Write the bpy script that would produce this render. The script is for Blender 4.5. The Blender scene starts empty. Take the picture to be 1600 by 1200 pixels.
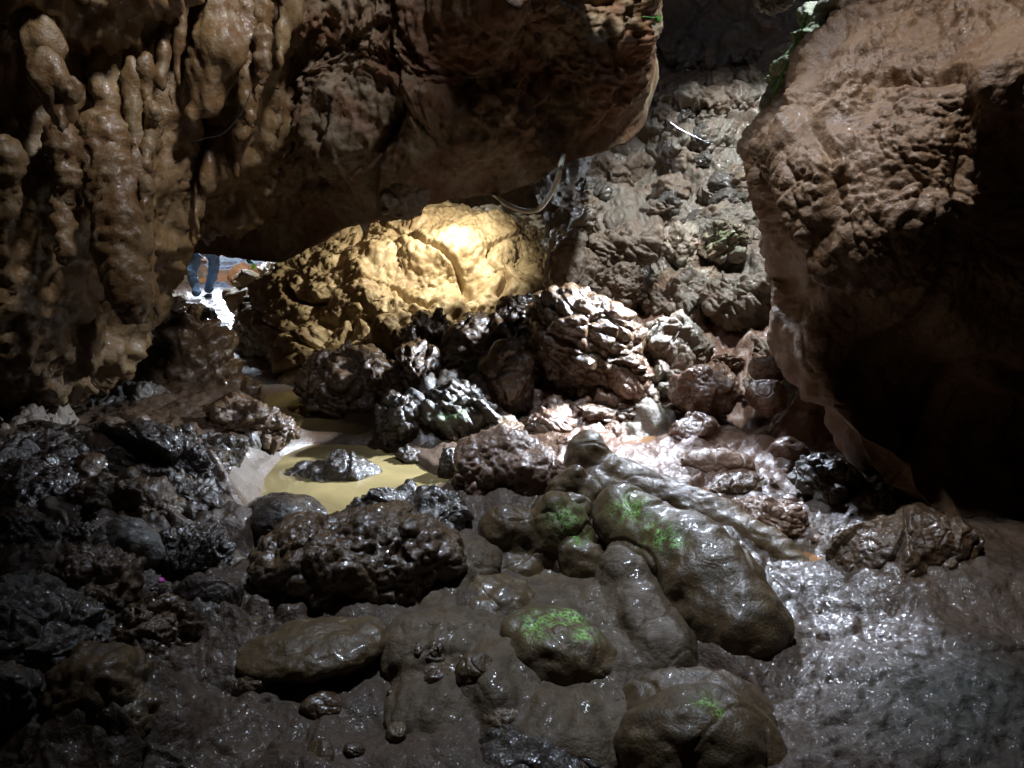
import bpy, bmesh, math, random
import numpy as np
from mathutils import Vector, Matrix
random.seed(7)
f32 = np.float32
SC = bpy.context.scene
COL = SC.collection

# ------------------------------------------------------------------ camera
F_PX = 1200.0                      # focal length in pixels of the 1600 px wide photograph
PITCH = math.radians(15.0)
CAM = np.array([0.0, 0.0, 1.9])
cam_d = bpy.data.cameras.new('camera')
cam = bpy.data.objects.new('camera', cam_d); COL.objects.link(cam)
cam.location = CAM
cam.rotation_euler = (math.pi/2 - PITCH, 0, 0)
cam_d.sensor_width = 36.0
cam_d.lens = 36.0*F_PX/1600.0
cam_d.clip_start = 0.05; cam_d.clip_end = 500
SC.camera = cam

# ------------------------------------------------------------------ pixels of the photograph -> places in the cave
FW = np.array([0, math.cos(PITCH), -math.sin(PITCH)]); UP = np.array([0, math.sin(PITCH), math.cos(PITCH)]); RT = np.array([1.0, 0, 0])
def P(px, py, d):
    px = np.asarray(px, float); py = np.asarray(py, float); d = np.asarray(d, float)
    return CAM + d[..., None]*(FW + ((px-800)/F_PX)[..., None]*RT - ((py-600)/F_PX)[..., None]*UP)
def ray(px, py): return FW + (px-800)/F_PX*RT - (py-600)/F_PX*UP

# ------------------------------------------------------------------ world, sun, lamps, exposure
W = bpy.data.worlds.new('World'); SC.world = W; W.use_nodes = True
wn = W.node_tree.nodes; wl = W.node_tree.links
bg = wn['Background']
sky = wn.new('ShaderNodeTexSky'); sky.sky_type = 'NISHITA'; sky.sun_disc = False
SUN_EL, SUN_AZ = 62.0, 195.0
sky.sun_elevation = math.radians(SUN_EL); sky.sun_rotation = math.radians(SUN_AZ)
wl.new(sky.outputs[0], bg.inputs['Color']); bg.inputs['Strength'].default_value = 0.12

def link_light(name, ld, loc, target=None):
    o = bpy.data.objects.new(name, ld); COL.objects.link(o); o.location = loc
    if target is not None:
        o.rotation_euler = (Vector(target)-Vector(loc)).to_track_quat('-Z', 'Y').to_euler()
    return o
sd = bpy.data.lights.new('sun', 'SUN'); sd.energy = 2.0; sd.angle = math.radians(0.5); sd.color = (1.0, 0.95, 0.88)
az, el = math.radians(SUN_AZ), math.radians(SUN_EL)
sdir = Vector((math.sin(az)*math.cos(el), math.cos(az)*math.cos(el), math.sin(el)))
link_light('sun', sd, sdir*30, (0, 0, 0))

def area(name, loc, target, sx, sy, energy, color, spread=180):
    a = bpy.data.lights.new(name, 'AREA'); a.shape = 'ELLIPSE'; a.size = sx; a.size_y = sy
    a.energy = energy; a.color = color; a.spread = math.radians(spread)
    return link_light(name, a, loc, target)
# lamps added inside the cave to stand for daylight from its openings
def spot(name, loc, target, deg, blend, energy, color, r):
    a = bpy.data.lights.new(name, 'SPOT'); a.spot_size = math.radians(deg); a.spot_blend = blend; a.energy = energy; a.color = color; a.shadow_soft_size = r
    return link_light(name, a, loc, target)
spot('skylight_lamp_over_floor', (0.35, 4.7, 6.2), (0.35, 3.75, 0.0), 50, 0.95, 560, (0.74, 0.85, 1.0), 0.06)
spot('boulder_fill', (0.7, 2.7, 6.4), (2.0, 3.5, 2.7), 36, 0.9, 400, (0.92, 0.95, 1.0), 0.3)  # added fill for the right boulder, no roof hole above it
spot('skylight_lamp_over_slope', (3.1, 5.8, 7.0), (2.6, 7.7, 0.8), 53, 0.5, 1250, (0.88, 0.93, 0.96), 0.2)
spot('skylight_lamp_raking', (1.4, 7.6, 3.0), (1.25, 3.95, 0.0), 29, 0.9, 700, (0.72, 0.82, 1.0), 0.10)
area('mid_rocks_fill', (2.3, 6.3, 2.3), (-0.5, 5.3, -0.1), 0.2, 0.2, 44, (0.72, 0.83, 1.0), 50)  # added lamp behind the boulder, side light for the middle rocks
area('cave_mouth_fill', (-4.5, 12.2, 4.6), (-4.0, 11.0, 0.0), 0.7, 0.7, 150, (0.78, 0.87, 1.0), 140)  # added lamp above the person, lights legs, path and bank
area('cave_mouth_opening_lamp', P(345, 388, 13.6), (-0.8, 3.0, 0.0), 0.7, 0.35, 14, (0.80, 0.88, 1.0), 120)
area('left_wall_fill', (0.8, 2.6, 6.0), (-1.9, 4.6, 3.6), 0.5, 0.5, 13.5, (0.92, 0.93, 1.0), 54)  # added fill for the upper left wall, no entrance here
lp = bpy.data.lights.new('show_lamp', 'SPOT'); lp.energy = 98; lp.color = (1.0, 0.91, 0.70)
lp.spot_size = math.radians(135); lp.spot_blend = 0.9; lp.shadow_soft_size = 0.06

SC.view_settings.view_transform = 'Standard'; SC.view_settings.look = 'None'
SC.view_settings.exposure = 1.3; SC.view_settings.gamma = 1.0; SC.view_settings.use_curve_mapping = False
SC.render.engine = 'CYCLES'
cy = SC.cycles
cy.max_bounces = 5; cy.diffuse_bounces = 3; cy.glossy_bounces = 3; cy.transmission_bounces = 3
cy.sample_clamp_indirect = 3.0; cy.sample_clamp_direct = 0.0; cy.use_denoising = True
cy.caustics_reflective = False; cy.caustics_refractive = False

# ------------------------------------------------------------------ noise
def _hash(ix, iy, iz, seed):
    h = (ix.astype(np.uint32)*np.uint32(374761393)) ^ (iy.astype(np.uint32)*np.uint32(668265263)) ^ (iz.astype(np.uint32)*np.uint32(2147483647)) ^ np.uint32((seed*2654435761) & 0xffffffff)
    h ^= h >> np.uint32(13); h *= np.uint32(1274126177); h ^= h >> np.uint32(16); h *= np.uint32(2246822519); h ^= h >> np.uint32(15)
    return h
_GR = np.random.RandomState(3).normal(size=(256, 3)); _GR = (_GR/np.linalg.norm(_GR, axis=1)[:, None]).astype(f32)
def perlin(p, seed=0):
    p = p.astype(f32); i = np.floor(p).astype(np.int64); f = p-i.astype(f32)
    u = f*f*f*(f*(f*6-15)+10); out = np.zeros(len(p), f32)
    for dx in (0, 1):
        wx = u[:, 0] if dx else 1-u[:, 0]
        for dy in (0, 1):
            wy = u[:, 1] if dy else 1-u[:, 1]
            for dz in (0, 1):
                wz = u[:, 2] if dz else 1-u[:, 2]
                g = _GR[_hash(i[:, 0]+dx, i[:, 1]+dy, i[:, 2]+dz, seed) & np.uint32(255)]
                out += wx*wy*wz*(g[:, 0]*(f[:, 0]-dx)+g[:, 1]*(f[:, 1]-dy)+g[:, 2]*(f[:, 2]-dz))
    return out*1.5
def fbm(p, octaves=4, seed=0, gain=0.5, ridged=False):
    s = np.zeros(len(p), f32); a = 1.0
    for o in range(octaves):
        n = perlin(p*(2.03**o), seed+o*17)
        s += a*((1-2*np.abs(n)) if ridged else n); a *= gain
    return s
def worley(p, seed=0):
    """F1, F2, random value of the nearest cell, offset from it"""
    p = p.astype(f32); i = np.floor(p).astype(np.int64); f = p-i.astype(f32)
    n = len(p); f1 = np.full(n, 9, f32); f2 = np.full(n, 9, f32); cid = np.zeros(n, np.uint32); off = np.zeros((n, 3), f32)
    for dx in (-1, 0, 1):
        for dy in (-1, 0, 1):
            for dz in (-1, 0, 1):
                h = _hash(i[:, 0]+dx, i[:, 1]+dy, i[:, 2]+dz, seed)
                ox = f[:, 0]-dx-(h & np.uint32(1023)).astype(f32)/1023
                oy = f[:, 1]-dy-((h >> np.uint32(10)) & np.uint32(1023)).astype(f32)/1023
                oz = f[:, 2]-dz-((h >> np.uint32(20)) & np.uint32(1023)).astype(f32)/1023
                d = ox*ox+oy*oy+oz*oz
                c = d < f1
                f2 = np.where(c, f1, np.minimum(f2, d)); f1 = np.where(c, d, f1)
                cid = np.where(c, h, cid)
                off[c, 0] = ox[c]; off[c, 1] = oy[c]; off[c, 2] = oz[c]
    return np.sqrt(f1), np.sqrt(f2), cid, off
def domes(p, seed=0):                      # cauliflower bumps, 0..1
    f1, f2, _, _ = worley(p, seed)
    return np.sqrt(np.clip(1-(f1/0.85)**2, 0, 1))*np.sqrt(np.clip((f2-f1)*3, 0, 1))
def facets(p, seed=0):                     # broken blocks: every cell a tilted plane
    f1, f2, c, off = worley(p, seed)
    g = _GR[(c >> np.uint32(5)) & np.uint32(255)]
    hgt = ((c >> np.uint32(13)) & np.uint32(255)).astype(f32)/255-0.5
    return (hgt*0.7+np.sum(off*g, 1)*0.9)*np.clip((f2-f1)*6, 0, 1)**0.5 - 0.35*(1-np.clip((f2-f1)*7, 0, 1))
def sstep(a, b, x):
    t = np.clip((x-a)/(b-a), 0, 1); return t*t*(3-2*t)

def aniso(p, seed, k=2.2):
    """stretch the noise along a direction of the rock's own, so that its ridges run one way"""
    rs = np.random.RandomState(seed % 100000); q, _ = np.linalg.qr(rs.normal(size=(3, 3)))
    return (p@q)*np.array([1, 1, 1/k])
def warp(p, s, seed, a=0.25):
    return p+a*s*np.stack([perlin(p/s, seed+k) for k in (31, 32, 33)], 1)
def disp(style, p, s, seed):
    """outward displacement in metres at points p for a body of size s (radius, m)"""
    if style == 'smooth':
        a = aniso(p, seed, 1.6)
        d = 0.13*s*fbm(a/(0.95*s), 3, seed) + 0.03*s*perlin(a/(0.33*s), seed+5)
        d += 0.02*s*facets(warp(a, 0.5*s, seed)/(0.9*s), seed+9) - 0.05*s*np.clip(1-np.abs(perlin(a/(1.1*s), seed+12))/0.05, 0, 1)
        return d + 0.004*fbm(p/0.06, 3, seed+3)
    if style == 'knobby':
        q = warp(p, 0.5*s, seed, 0.15)
        d = 0.22*s*fbm(p/(0.9*s), 3, seed) + 0.085*s*domes(q/(0.34*s), seed+2)
        d += 0.05*s*domes(q/(0.16*s), seed+4) + 0.012*domes(q/0.035, seed+6)
        return d
    if style == 'grainy':
        a = warp(aniso(p, seed, 1.5), 0.4*s, seed)
        d = 0.2*s*fbm(p/(0.8*s), 3, seed) + 0.20*s*facets(a/(0.6*s), seed+1)
        return d + 0.020*domes(p/0.040, seed+6)*sstep(-0.3, 0.2, perlin(p/0.15, seed+8)) + 0.02*fbm(p/0.09, 2, seed+7)
    if style == 'jagged':
        a = warp(aniso(p, seed, 2.4), 0.4*s, seed, 0.2)
        d = 0.20*s*fbm(p/(0.8*s), 2, seed) + 0.30*s*facets(a/(0.62*s), seed+1) + 0.11*s*facets(a/(0.26*s), seed+2)
        return d + 0.05*s*fbm(a/(0.25*s), 3, seed+3, 0.5, True) + 0.02*s*fbm(p/(0.08*s), 3, seed+4)
    if style == 'layered':
        w = 0.10*s*fbm(p/(0.7*s), 3, seed+8)
        t = (p[:, 2]*0.8+p[:, 0]*0.35-p[:, 1]*0.2+w)/(0.17*s)
        fr = t-np.floor(t); rnd = _hash(np.floor(t).astype(np.int64), np.zeros(len(t), np.int64), np.zeros(len(t), np.int64), seed) & np.uint32(255)
        d = 0.14*s*(rnd.astype(f32)/255-0.5) + 0.07*s*(np.sqrt(np.clip(1-(2*fr-1)**2, 0, 1))-0.6)
        return d + 0.13*s*fbm(p/(0.6*s), 3, seed) + 0.18*s*facets(warp(p, .5*s, seed)/(0.55*s), seed+1) + 0.03*s*fbm(p/(0.12*s), 3, seed+4)
    if style == 'block':
        a = warp(aniso(p, seed, 1.8), 0.5*s, seed, 0.15)
        return 0.09*s*fbm(p/(0.7*s), 3, seed) + 0.20*s*facets(a/(0.75*s), seed+1) + 0.04*s*facets(a/(0.28*s), seed+2) + 0.035*s*fbm(p/(0.2*s), 4, seed+4)
    return np.zeros(len(p), f32)

# ------------------------------------------------------------------ meshes
def mesh_np(name, v, faces, n=4):
    me = bpy.data.meshes.new(name); v = np.asarray(v, f32); faces = np.asarray(faces, np.int32)
    me.vertices.add(len(v)); me.vertices.foreach_set('co', v.ravel())
    me.loops.add(faces.size); me.loops.foreach_set('vertex_index', faces.ravel())
    me.polygons.add(len(faces)); me.polygons.foreach_set('loop_start', np.arange(0, faces.size, n, dtype=np.int32))
    me.polygons.foreach_set('use_smooth', np.ones(len(faces), bool))
    me.update(calc_edges=True); me.validate()
    return me
def normals(v, faces):
    a, b, c = v[faces[:, 0]], v[faces[:, 1]], v[faces[:, 2]]
    n = np.cross(b-a, c-a)
    if faces.shape[1] == 4: n = n + np.cross(c-a, v[faces[:, 3]]-a)
    out = np.zeros_like(v)
    for k in range(faces.shape[1]):
        for j in range(3): out[:, j] += np.bincount(faces[:, k], n[:, j], len(v))
    return out/(np.linalg.norm(out, axis=1)[:, None]+1e-12)
_ICO = {}
def ico(n):
    if n not in _ICO:
        bm = bmesh.new(); bmesh.ops.create_icosphere(bm, subdivisions=n, radius=1.0)
        v = np.array([x.co[:] for x in bm.verts]); f = np.array([[q.index for q in x.verts] for x in bm.faces]); bm.free()
        v /= np.linalg.norm(v, axis=1)[:, None]; _ICO[n] = (v, f)
    return _ICO[n]
def prop(o, label=None, cat=None, group=None, kind=None):
    if label: o['label'] = label
    if cat: o['category'] = cat
    if group: o['group'] = group
    if kind: o['kind'] = kind
    return o
def put(name, v, faces, mat, parent=None, origin=None, sheen_moss=None):
    """link a mesh whose origin is at the middle of its base"""
    v = np.asarray(v, float)
    if origin is None:
        origin = np.array([v[:, 0].mean(), v[:, 1].mean(), v[:, 2].min()])
    me = mesh_np(name, v-origin, faces, faces.shape[1])
    me.materials.append(mat)
    if sheen_moss is not None:
        at = me.attributes.new('sheen_moss', 'FLOAT', 'POINT'); at.data.foreach_set('value', np.asarray(sheen_moss, f32))
    o = bpy.data.objects.new(name, me); COL.objects.link(o)
    if parent is not None:
        o.parent = parent; o.location = Vector(origin)-parent.location
    else: o.location = origin
    return o
def rot_axis(roll, yaw=0):
    """axes (right, up, depth) of a body turned by roll in the picture and by yaw about the vertical"""
    c, s = math.cos(math.radians(roll)), math.sin(math.radians(roll))
    fwd = np.array([0, 1.0, 0]); up = np.array([0, 0, 1.0])
    a = c*RT - s*up; b = s*RT + c*up
    cy_, sy_ = math.cos(math.radians(yaw)), math.sin(math.radians(yaw))
    R = np.array([[cy_, -sy_, 0], [sy_, cy_, 0], [0, 0, 1]])
    return np.stack([R@a, R@b, R@fwd])          # rows
def body(n, seed, facet=0.0, expo=2.0):
    """unit body: sphere, boxy superellipsoid or a sphere cut by random planes"""
    v, f = ico(n); v = v.copy()
    if expo != 2.0:
        r = (np.abs(v)**expo).sum(1)**(-1/expo); v *= r[:, None]
    if facet > 0:
        rs = np.random.RandomState(seed); k = 15
        pn = rs.normal(size=(k, 3)); pn /= np.linalg.norm(pn, axis=1)[:, None]; h = rs.uniform(0.62, 0.95, k)
        dots = v@pn.T; lim = np.where(dots > 0.05, h/np.maximum(dots, 0.05), 9.0)
        sm = -np.log(np.exp(-14*lim).sum(1)+np.exp(-14*1.15))/14
        v *= (1-facet + facet*np.clip(sm, 0.3, 1.2))[:, None]
    return v, f
def ell(n, c, r, roll=0, yaw=0, seed=0, facet=0.0, expo=2.0):
    v, f = body(n, seed, facet, expo)
    return np.asarray(c) + (v*np.asarray(r))@rot_axis(roll, yaw), f[:, ::-1]      # the axes are left handed
def remesh(parts, voxel, smooth=4):
    vs, fs, k = [], [], 0
    for v, f in parts: vs.append(v); fs.append(f+k); k += len(v)
    me = mesh_np('tmp', np.concatenate(vs), np.concatenate(fs), 3)
    o = bpy.data.objects.new('tmp', me); COL.objects.link(o)
    m = o.modifiers.new('r', 'REMESH'); m.mode = 'VOXEL'; m.voxel_size = voxel
    if smooth: s = o.modifiers.new('s', 'SMOOTH'); s.iterations = smooth; s.factor = 0.6
    dg = bpy.context.evaluated_depsgraph_get(); ev = o.evaluated_get(dg); m2 = ev.to_mesh()
    v = np.empty(len(m2.vertices)*3, f32); m2.vertices.foreach_get('co', v); v = v.reshape(-1, 3).astype(float)
    ls = np.empty(len(m2.loops), np.int32); m2.loops.foreach_get('vertex_index', ls); fq = ls.reshape(-1, 4)
    ev.to_mesh_clear(); bpy.data.objects.remove(o); bpy.data.meshes.remove(me)
    return v, fq
def tube(pts, radii, seg=8):
    pts = np.asarray(pts, float); n = len(pts); radii = np.broadcast_to(np.asarray(radii, float), (n,))
    v = []; f = []; t = np.gradient(pts, axis=0); t /= np.linalg.norm(t, axis=1)[:, None]
    ref = np.array([0.3, 0.2, 0.93])
    for i in range(n):
        a = np.cross(t[i], ref); a /= np.linalg.norm(a)+1e-9; b = np.cross(t[i], a)
        for k in range(seg):
            w = 2*math.pi*k/seg; v.append(pts[i]+radii[i]*(math.cos(w)*a+math.sin(w)*b))
    for i in range(n-1):
        for k in range(seg):
            f.append((i*seg+k, i*seg+(k+1) % seg, (i+1)*seg+(k+1) % seg, (i+1)*seg+k))
    v.append(pts[0]); v.append(pts[-1]); c0, c1 = len(v)-2, len(v)-1
    for k in range(0, seg, 2):
        f.append((c0, (k+2) % seg, (k+1) % seg, k)); b = (n-1)*seg
        f.append((c1, b+k, b+(k+1) % seg, b+(k+2) % seg))
    return np.array(v), np.array(f)
def spline(pts, n):
    pts = np.asarray(pts, float); m = len(pts); t = np.linspace(0, m-1, n); out = []
    for x in t:
        i = min(int(x), m-2); u = x-i
        p0, p1, p2, p3 = pts[max(i-1, 0)], pts[i], pts[i+1], pts[min(i+2, m-1)]
        out.append(0.5*((2*p1)+(-p0+p2)*u+(2*p0-5*p1+4*p2-p3)*u*u+(-p0+3*p1-3*p2+p3)*u**3))
    return np.array(out)

# ------------------------------------------------------------------ materials
def rock_mat(name, c1, c2, c3=None, rough=(0.25, 0.55), scale=6.0, bump=0.6, grain=60.0, pale=0.35, coat=0.0, spec=0.5, ramp=(0.38, 0.62), film=None):
    m = bpy.data.materials.new(name); m.use_nodes = True; nt = m.node_tree; N = nt.nodes; L = nt.links
    b = N['Principled BSDF']
    tc = N.new('ShaderNodeTexCoord'); geo = N.new('ShaderNodeNewGeometry')
    def noise(s, det=6, ro=0.6, dist=0.0):
        n = N.new('ShaderNodeTexNoise'); n.inputs['Scale'].default_value = s; n.inputs['Detail'].default_value = det
        n.inputs['Roughness'].default_value = ro; n.inputs['Distortion'].default_value = dist
        L.new(geo.outputs['Position'], n.inputs['Vector']); return n
    def ramp_(src, a, b_, ca=(0, 0, 0, 1), cb=(1, 1, 1, 1)):
        r = N.new('ShaderNodeValToRGB'); r.color_ramp.elements[0].position = a; r.color_ramp.elements[1].position = b_
        r.color_ramp.elements[0].color = ca; r.color_ramp.elements[1].color = cb; L.new(src, r.inputs['Fac']); return r
    def mix(fac, a, b_):
        x = N.new('ShaderNodeMix'); x.data_type = 'RGBA'
        if isinstance(fac, float): x.inputs['Factor'].default_value = fac
        else: L.new(fac, x.inputs['Factor'])
        for s, val in ((6, a), (7, b_)):
            if isinstance(val, tuple): x.inputs[s].default_value = (*val, 1)
            else: L.new(val, x.inputs[s])
        return x.outputs[2]
    n1 = noise(scale*0.35, 8, 0.62, 0.6); n2 = noise(scale*2.1, 6, 0.65); n3 = noise(grain, 4, 0.6)
    col = mix(ramp_(n1.outputs['Fac'], *ramp).outputs['Color'], c1, c2)
    if c3 is not None: col = mix(ramp_(n2.outputs['Fac'], 0.48, 0.72).outputs['Color'], col, c3)
    vor = N.new('ShaderNodeTexVoronoi'); vor.inputs['Scale'].default_value = scale*4; L.new(geo.outputs['Position'], vor.inputs['Vector'])
    dark = tuple(0.55*x for x in c1)
    sp = N.new('ShaderNodeMath'); sp.operation = 'MULTIPLY'; sp.inputs[1].default_value = pale
    L.new(ramp_(n3.outputs['Fac'], 0.5, 0.7).outputs['Color'], sp.inputs[0])
    col = mix(sp.outputs[0], col, dark)
    at = N.new('ShaderNodeAttribute'); at.attribute_name = 'sheen_moss'
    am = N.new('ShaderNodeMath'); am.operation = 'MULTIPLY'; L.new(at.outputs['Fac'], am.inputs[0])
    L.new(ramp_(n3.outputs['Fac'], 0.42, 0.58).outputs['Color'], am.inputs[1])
    col = mix(am.outputs[0], col, (0.36, 0.74, 0.18))  # green foliage reflection painted into the colour of boulder tops; moss on the ledge
    L.new(col, b.inputs['Base Color'])
    mr = N.new('ShaderNodeMapRange'); mr.inputs['From Min'].default_value = 0.35; mr.inputs['From Max'].default_value = 0.65
    mr.inputs['To Min'].default_value = rough[0]; mr.inputs['To Max'].default_value = rough[1]
    L.new(n2.outputs['Fac'], mr.inputs['Value']); L.new(mr.outputs[0], b.inputs['Roughness'])
    b.inputs['Specular IOR Level'].default_value = spec
    b.inputs['Coat Weight'].default_value = coat
    if coat > 0:                                   # films of water in some places, dull mud in others
        cw = N.new('ShaderNodeMath'); cw.operation = 'MULTIPLY'; cw.inputs[1].default_value = coat
        L.new(ramp_(noise(scale*0.6, 3, 0.6).outputs['Fac'], 0.40, 0.58, (0.10, 0.10, 0.10, 1)).outputs['Color'], cw.inputs[0]); L.new(cw.outputs[0], b.inputs['Coat Weight'])
    b.inputs['Coat Roughness'].default_value = 0.13
    b1 = N.new('ShaderNodeBump'); b1.inputs['Strength'].default_value = bump; b1.inputs['Distance'].default_value = 0.02
    L.new(n2.outputs['Fac'], b1.inputs['Height'])
    b2 = N.new('ShaderNodeBump'); b2.inputs['Strength'].default_value = bump*0.8; b2.inputs['Distance'].default_value = 0.006
    L.new(n3.outputs['Fac'], b2.inputs['Height']); L.new(b1.outputs[0], b2.inputs['Normal'])
    L.new(b2.outputs[0], b.inputs['Normal'])
    if coat > 0:                                   # the water film: smoother than the rock, with centimetre ripples
        n4 = noise(grain*0.8, 1.0, 0.5); b3 = N.new('ShaderNodeBump'); b3.inputs['Strength'].default_value = film if film is not None else min(1, bump); b3.inputs['Distance'].default_value = 0.008
        L.new(n4.outputs['Fac'], b3.inputs['Height']); L.new(b3.outputs[0], b.inputs['Coat Normal'])
    return m
def plain(name, c, rough=0.6, sub=None):
    m = bpy.data.materials.new(name); m.use_nodes = True; N = m.node_tree.nodes; L = m.node_tree.links; b = N['Principled BSDF']
    n = N.new('ShaderNodeTexNoise'); n.inputs['Scale'].default_value = 30; tc = N.new('ShaderNodeTexCoord'); L.new(tc.outputs['Object'], n.inputs['Vector'])
    r = N.new('ShaderNodeValToRGB'); r.color_ramp.elements[0].color = (*[x*0.7 for x in c], 1); r.color_ramp.elements[1].color = (*[min(1, x*1.2) for x in c], 1)
    L.new(n.outputs['Fac'], r.inputs['Fac']); L.new(r.outputs[0], b.inputs['Base Color']); b.inputs['Roughness'].default_value = rough
    return m
M = {}
M['mud'] = rock_mat('wet_brown_mud', (0.088, 0.055, 0.025), (0.125, 0.082, 0.040), (0.054, 0.036, 0.019), (0.30, 0.55), 6, 0.6, 85, coat=0.45, film=0.22)
M['dullmud'] = rock_mat('dull_brown_mud', (0.075, 0.048, 0.023), (0.11, 0.072, 0.036), (0.05, 0.033, 0.018), (0.5, 0.8), 7, 0.8, 70, coat=0.12, film=0.2)
M['mudrough'] = rock_mat('rough_brown_mud', (0.070, 0.040, 0.020), (0.115, 0.068, 0.034), (0.040, 0.026, 0.015), (0.16, 0.42), 9, 0.9, 60, coat=0.9)
M['dark'] = rock_mat('dark_wet_rock', (0.036, 0.027, 0.020), (0.060, 0.043, 0.030), (0.024, 0.019, 0.014), (0.14, 0.38), 9, 1.0, 60, coat=1.0)
M['grey'] = rock_mat('grey_limestone', (0.14, 0.135, 0.125), (0.085, 0.070, 0.055), (0.11, 0.085, 0.058), (0.20, 0.45), 8, 0.8, 60, coat=0.7)
M['tan'] = rock_mat('tan_limestone', (0.24, 0.185, 0.13), (0.15, 0.105, 0.072), (0.28, 0.24, 0.20), (0.28, 0.6), 9, 0.9, 60)
M['red'] = rock_mat('red_clay_rock', (0.16, 0.088, 0.055), (0.22, 0.138, 0.092), (0.12, 0.070, 0.046), (0.15, 0.40), 8, 0.9, 60, coat=1.0)
M['flow'] = rock_mat('yellow_flowstone', (0.42, 0.335, 0.205), (0.27, 0.19, 0.105), (0.22, 0.145, 0.08), (0.32, 0.62), 4, 0.9, 70, coat=0.15, ramp=(0.46, 0.66))
M['ceil'] = rock_mat('brown_cave_roof', (0.18, 0.088, 0.040), (0.25, 0.20, 0.125), (0.10, 0.060, 0.034), (0.45, 0.85), 5, 1.0, 45, ramp=(0.44, 0.58))
M['ochre'] = rock_mat('ochre_flowstone', (0.25, 0.160, 0.070), (0.15, 0.080, 0.034), (0.28, 0.22, 0.13), (0.22, 0.55), 6, 0.7, 50, coat=0.3)
M['brown'] = rock_mat('brown_crusted_rock', (0.20, 0.110, 0.050), (0.14, 0.074, 0.036), (0.23, 0.150, 0.09), (0.4, 0.75), 7, 1.0, 70, coat=0.12)
M['slope'] = rock_mat('pale_rubble', (0.225, 0.20, 0.165), (0.22, 0.155, 0.115), (0.155, 0.165, 0.115), (0.25, 0.6), 9, 1.0, 60, coat=0.4)
M['calcite'] = rock_mat('white_calcite', (0.5, 0.5, 0.48), (0.34, 0.33, 0.29), None, (0.2, 0.5), 12, 0.6, 90)
M['mossy'] = rock_mat('mossy_pale_rock', (0.30, 0.31, 0.27), (0.20, 0.22, 0.15), (0.15, 0.20, 0.08), (0.25, 0.55), 12, 0.8, 80)
M['cable'] = plain('pale_hose', (0.78, 0.76, 0.62), 0.5)
M['wire'] = plain('grey_wire', (0.07, 0.07, 0.08), 0.45)
M['leaf'] = plain('green_leaf', (0.10, 0.42, 0.03), 0.5)
M['jeans'] = plain('blue_denim', (0.15, 0.25, 0.38), 0.85)
M['shoe'] = plain('muddy_shoe', (0.10, 0.11, 0.12), 0.7)
M['skin'] = plain('skin', (0.45, 0.27, 0.18), 0.5)
M['shirt'] = plain('dark_red_shirt', (0.20, 0.03, 0.03), 0.8)
M['hair'] = plain('dark_hair', (0.02, 0.015, 0.012), 0.5)
M['petal'] = plain('magenta_petal', (0.5, 0.05, 0.35), 0.5)
def water_mat(name, c, rough=0.04):
    m = bpy.data.materials.new(name); m.use_nodes = True; N = m.node_tree.nodes; L = m.node_tree.links; b = N['Principled BSDF']
    geo = N.new('ShaderNodeNewGeometry'); n = N.new('ShaderNodeTexNoise'); n.inputs['Scale'].default_value = 1.7; n.inputs['Detail'].default_value = 5; n.inputs['Distortion'].default_value = 0.8
    L.new(geo.outputs['Position'], n.inputs['Vector'])
    r = N.new('ShaderNodeValToRGB'); r.color_ramp.elements[0].color = (*[x*0.5 for x in c], 1); r.color_ramp.elements[1].color = (*[x*1.25 for x in c], 1); r.color_ramp.elements[0].position = 0.3; r.color_ramp.elements[1].position = 0.7
    L.new(n.outputs['Fac'], r.inputs['Fac']); L.new(r.outputs[0], b.inputs['Base Color'])
    b.inputs['Roughness'].default_value = rough; b.inputs['IOR'].default_value = 1.45; b.inputs['Coat Weight'].default_value = 0.6; b.inputs['Coat Roughness'].default_value = 0.02
    n2 = N.new('ShaderNodeTexNoise'); n2.inputs['Scale'].default_value = 9; L.new(geo.outputs['Position'], n2.inputs['Vector'])
    bp = N.new('ShaderNodeBump'); bp.inputs['Strength'].default_value = 0.05; bp.inputs['Distance'].default_value = 0.01
    L.new(n2.outputs['Fac'], bp.inputs['Height']); L.new(bp.outputs[0], b.inputs['Normal'])
    return m
M['pool'] = water_mat('muddy_yellow_water', (0.27, 0.205, 0.09))
M['puddle'] = water_mat('muddy_red_water', (0.26, 0.135, 0.06))

# ------------------------------------------------------------------ cave floor
def plane_pt(px, py, z=0.0):
    r = ray(px, py); t = (z-CAM[2])/r[2]; return CAM+t*r
def poly_px(pts, z): return np.array([plane_pt(x, y, z)[:2] for x, y in pts])
POOL = poly_px([(400, 790), (410, 742), (440, 708), (486, 690), (560, 686), (590, 694), (634, 708), (680, 738), (715, 748), (690, 760), (600, 780), (540, 815), (460, 830)], -0.02)
PUD2 = poly_px([(410, 640), (408, 606), (440, 596), (476, 598), (470, 625), (520, 650), (600, 668), (560, 684), (470, 672), (440, 655)], -0.02)
PUD3 = poly_px([(955, 690), (985, 673), (1040, 672), (1050, 688), (1010, 702), (965, 702)], 0.0)
PUD4 = poly_px([(1205, 866), (1222, 846), (1270, 850), (1302, 872), (1292, 888), (1255, 888), (1230, 884)], 0.0)
PUD5 = poly_px([(1075, 770), (1100, 752), (1125, 765), (1118, 790), (1085, 790)], 0.0)
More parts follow.
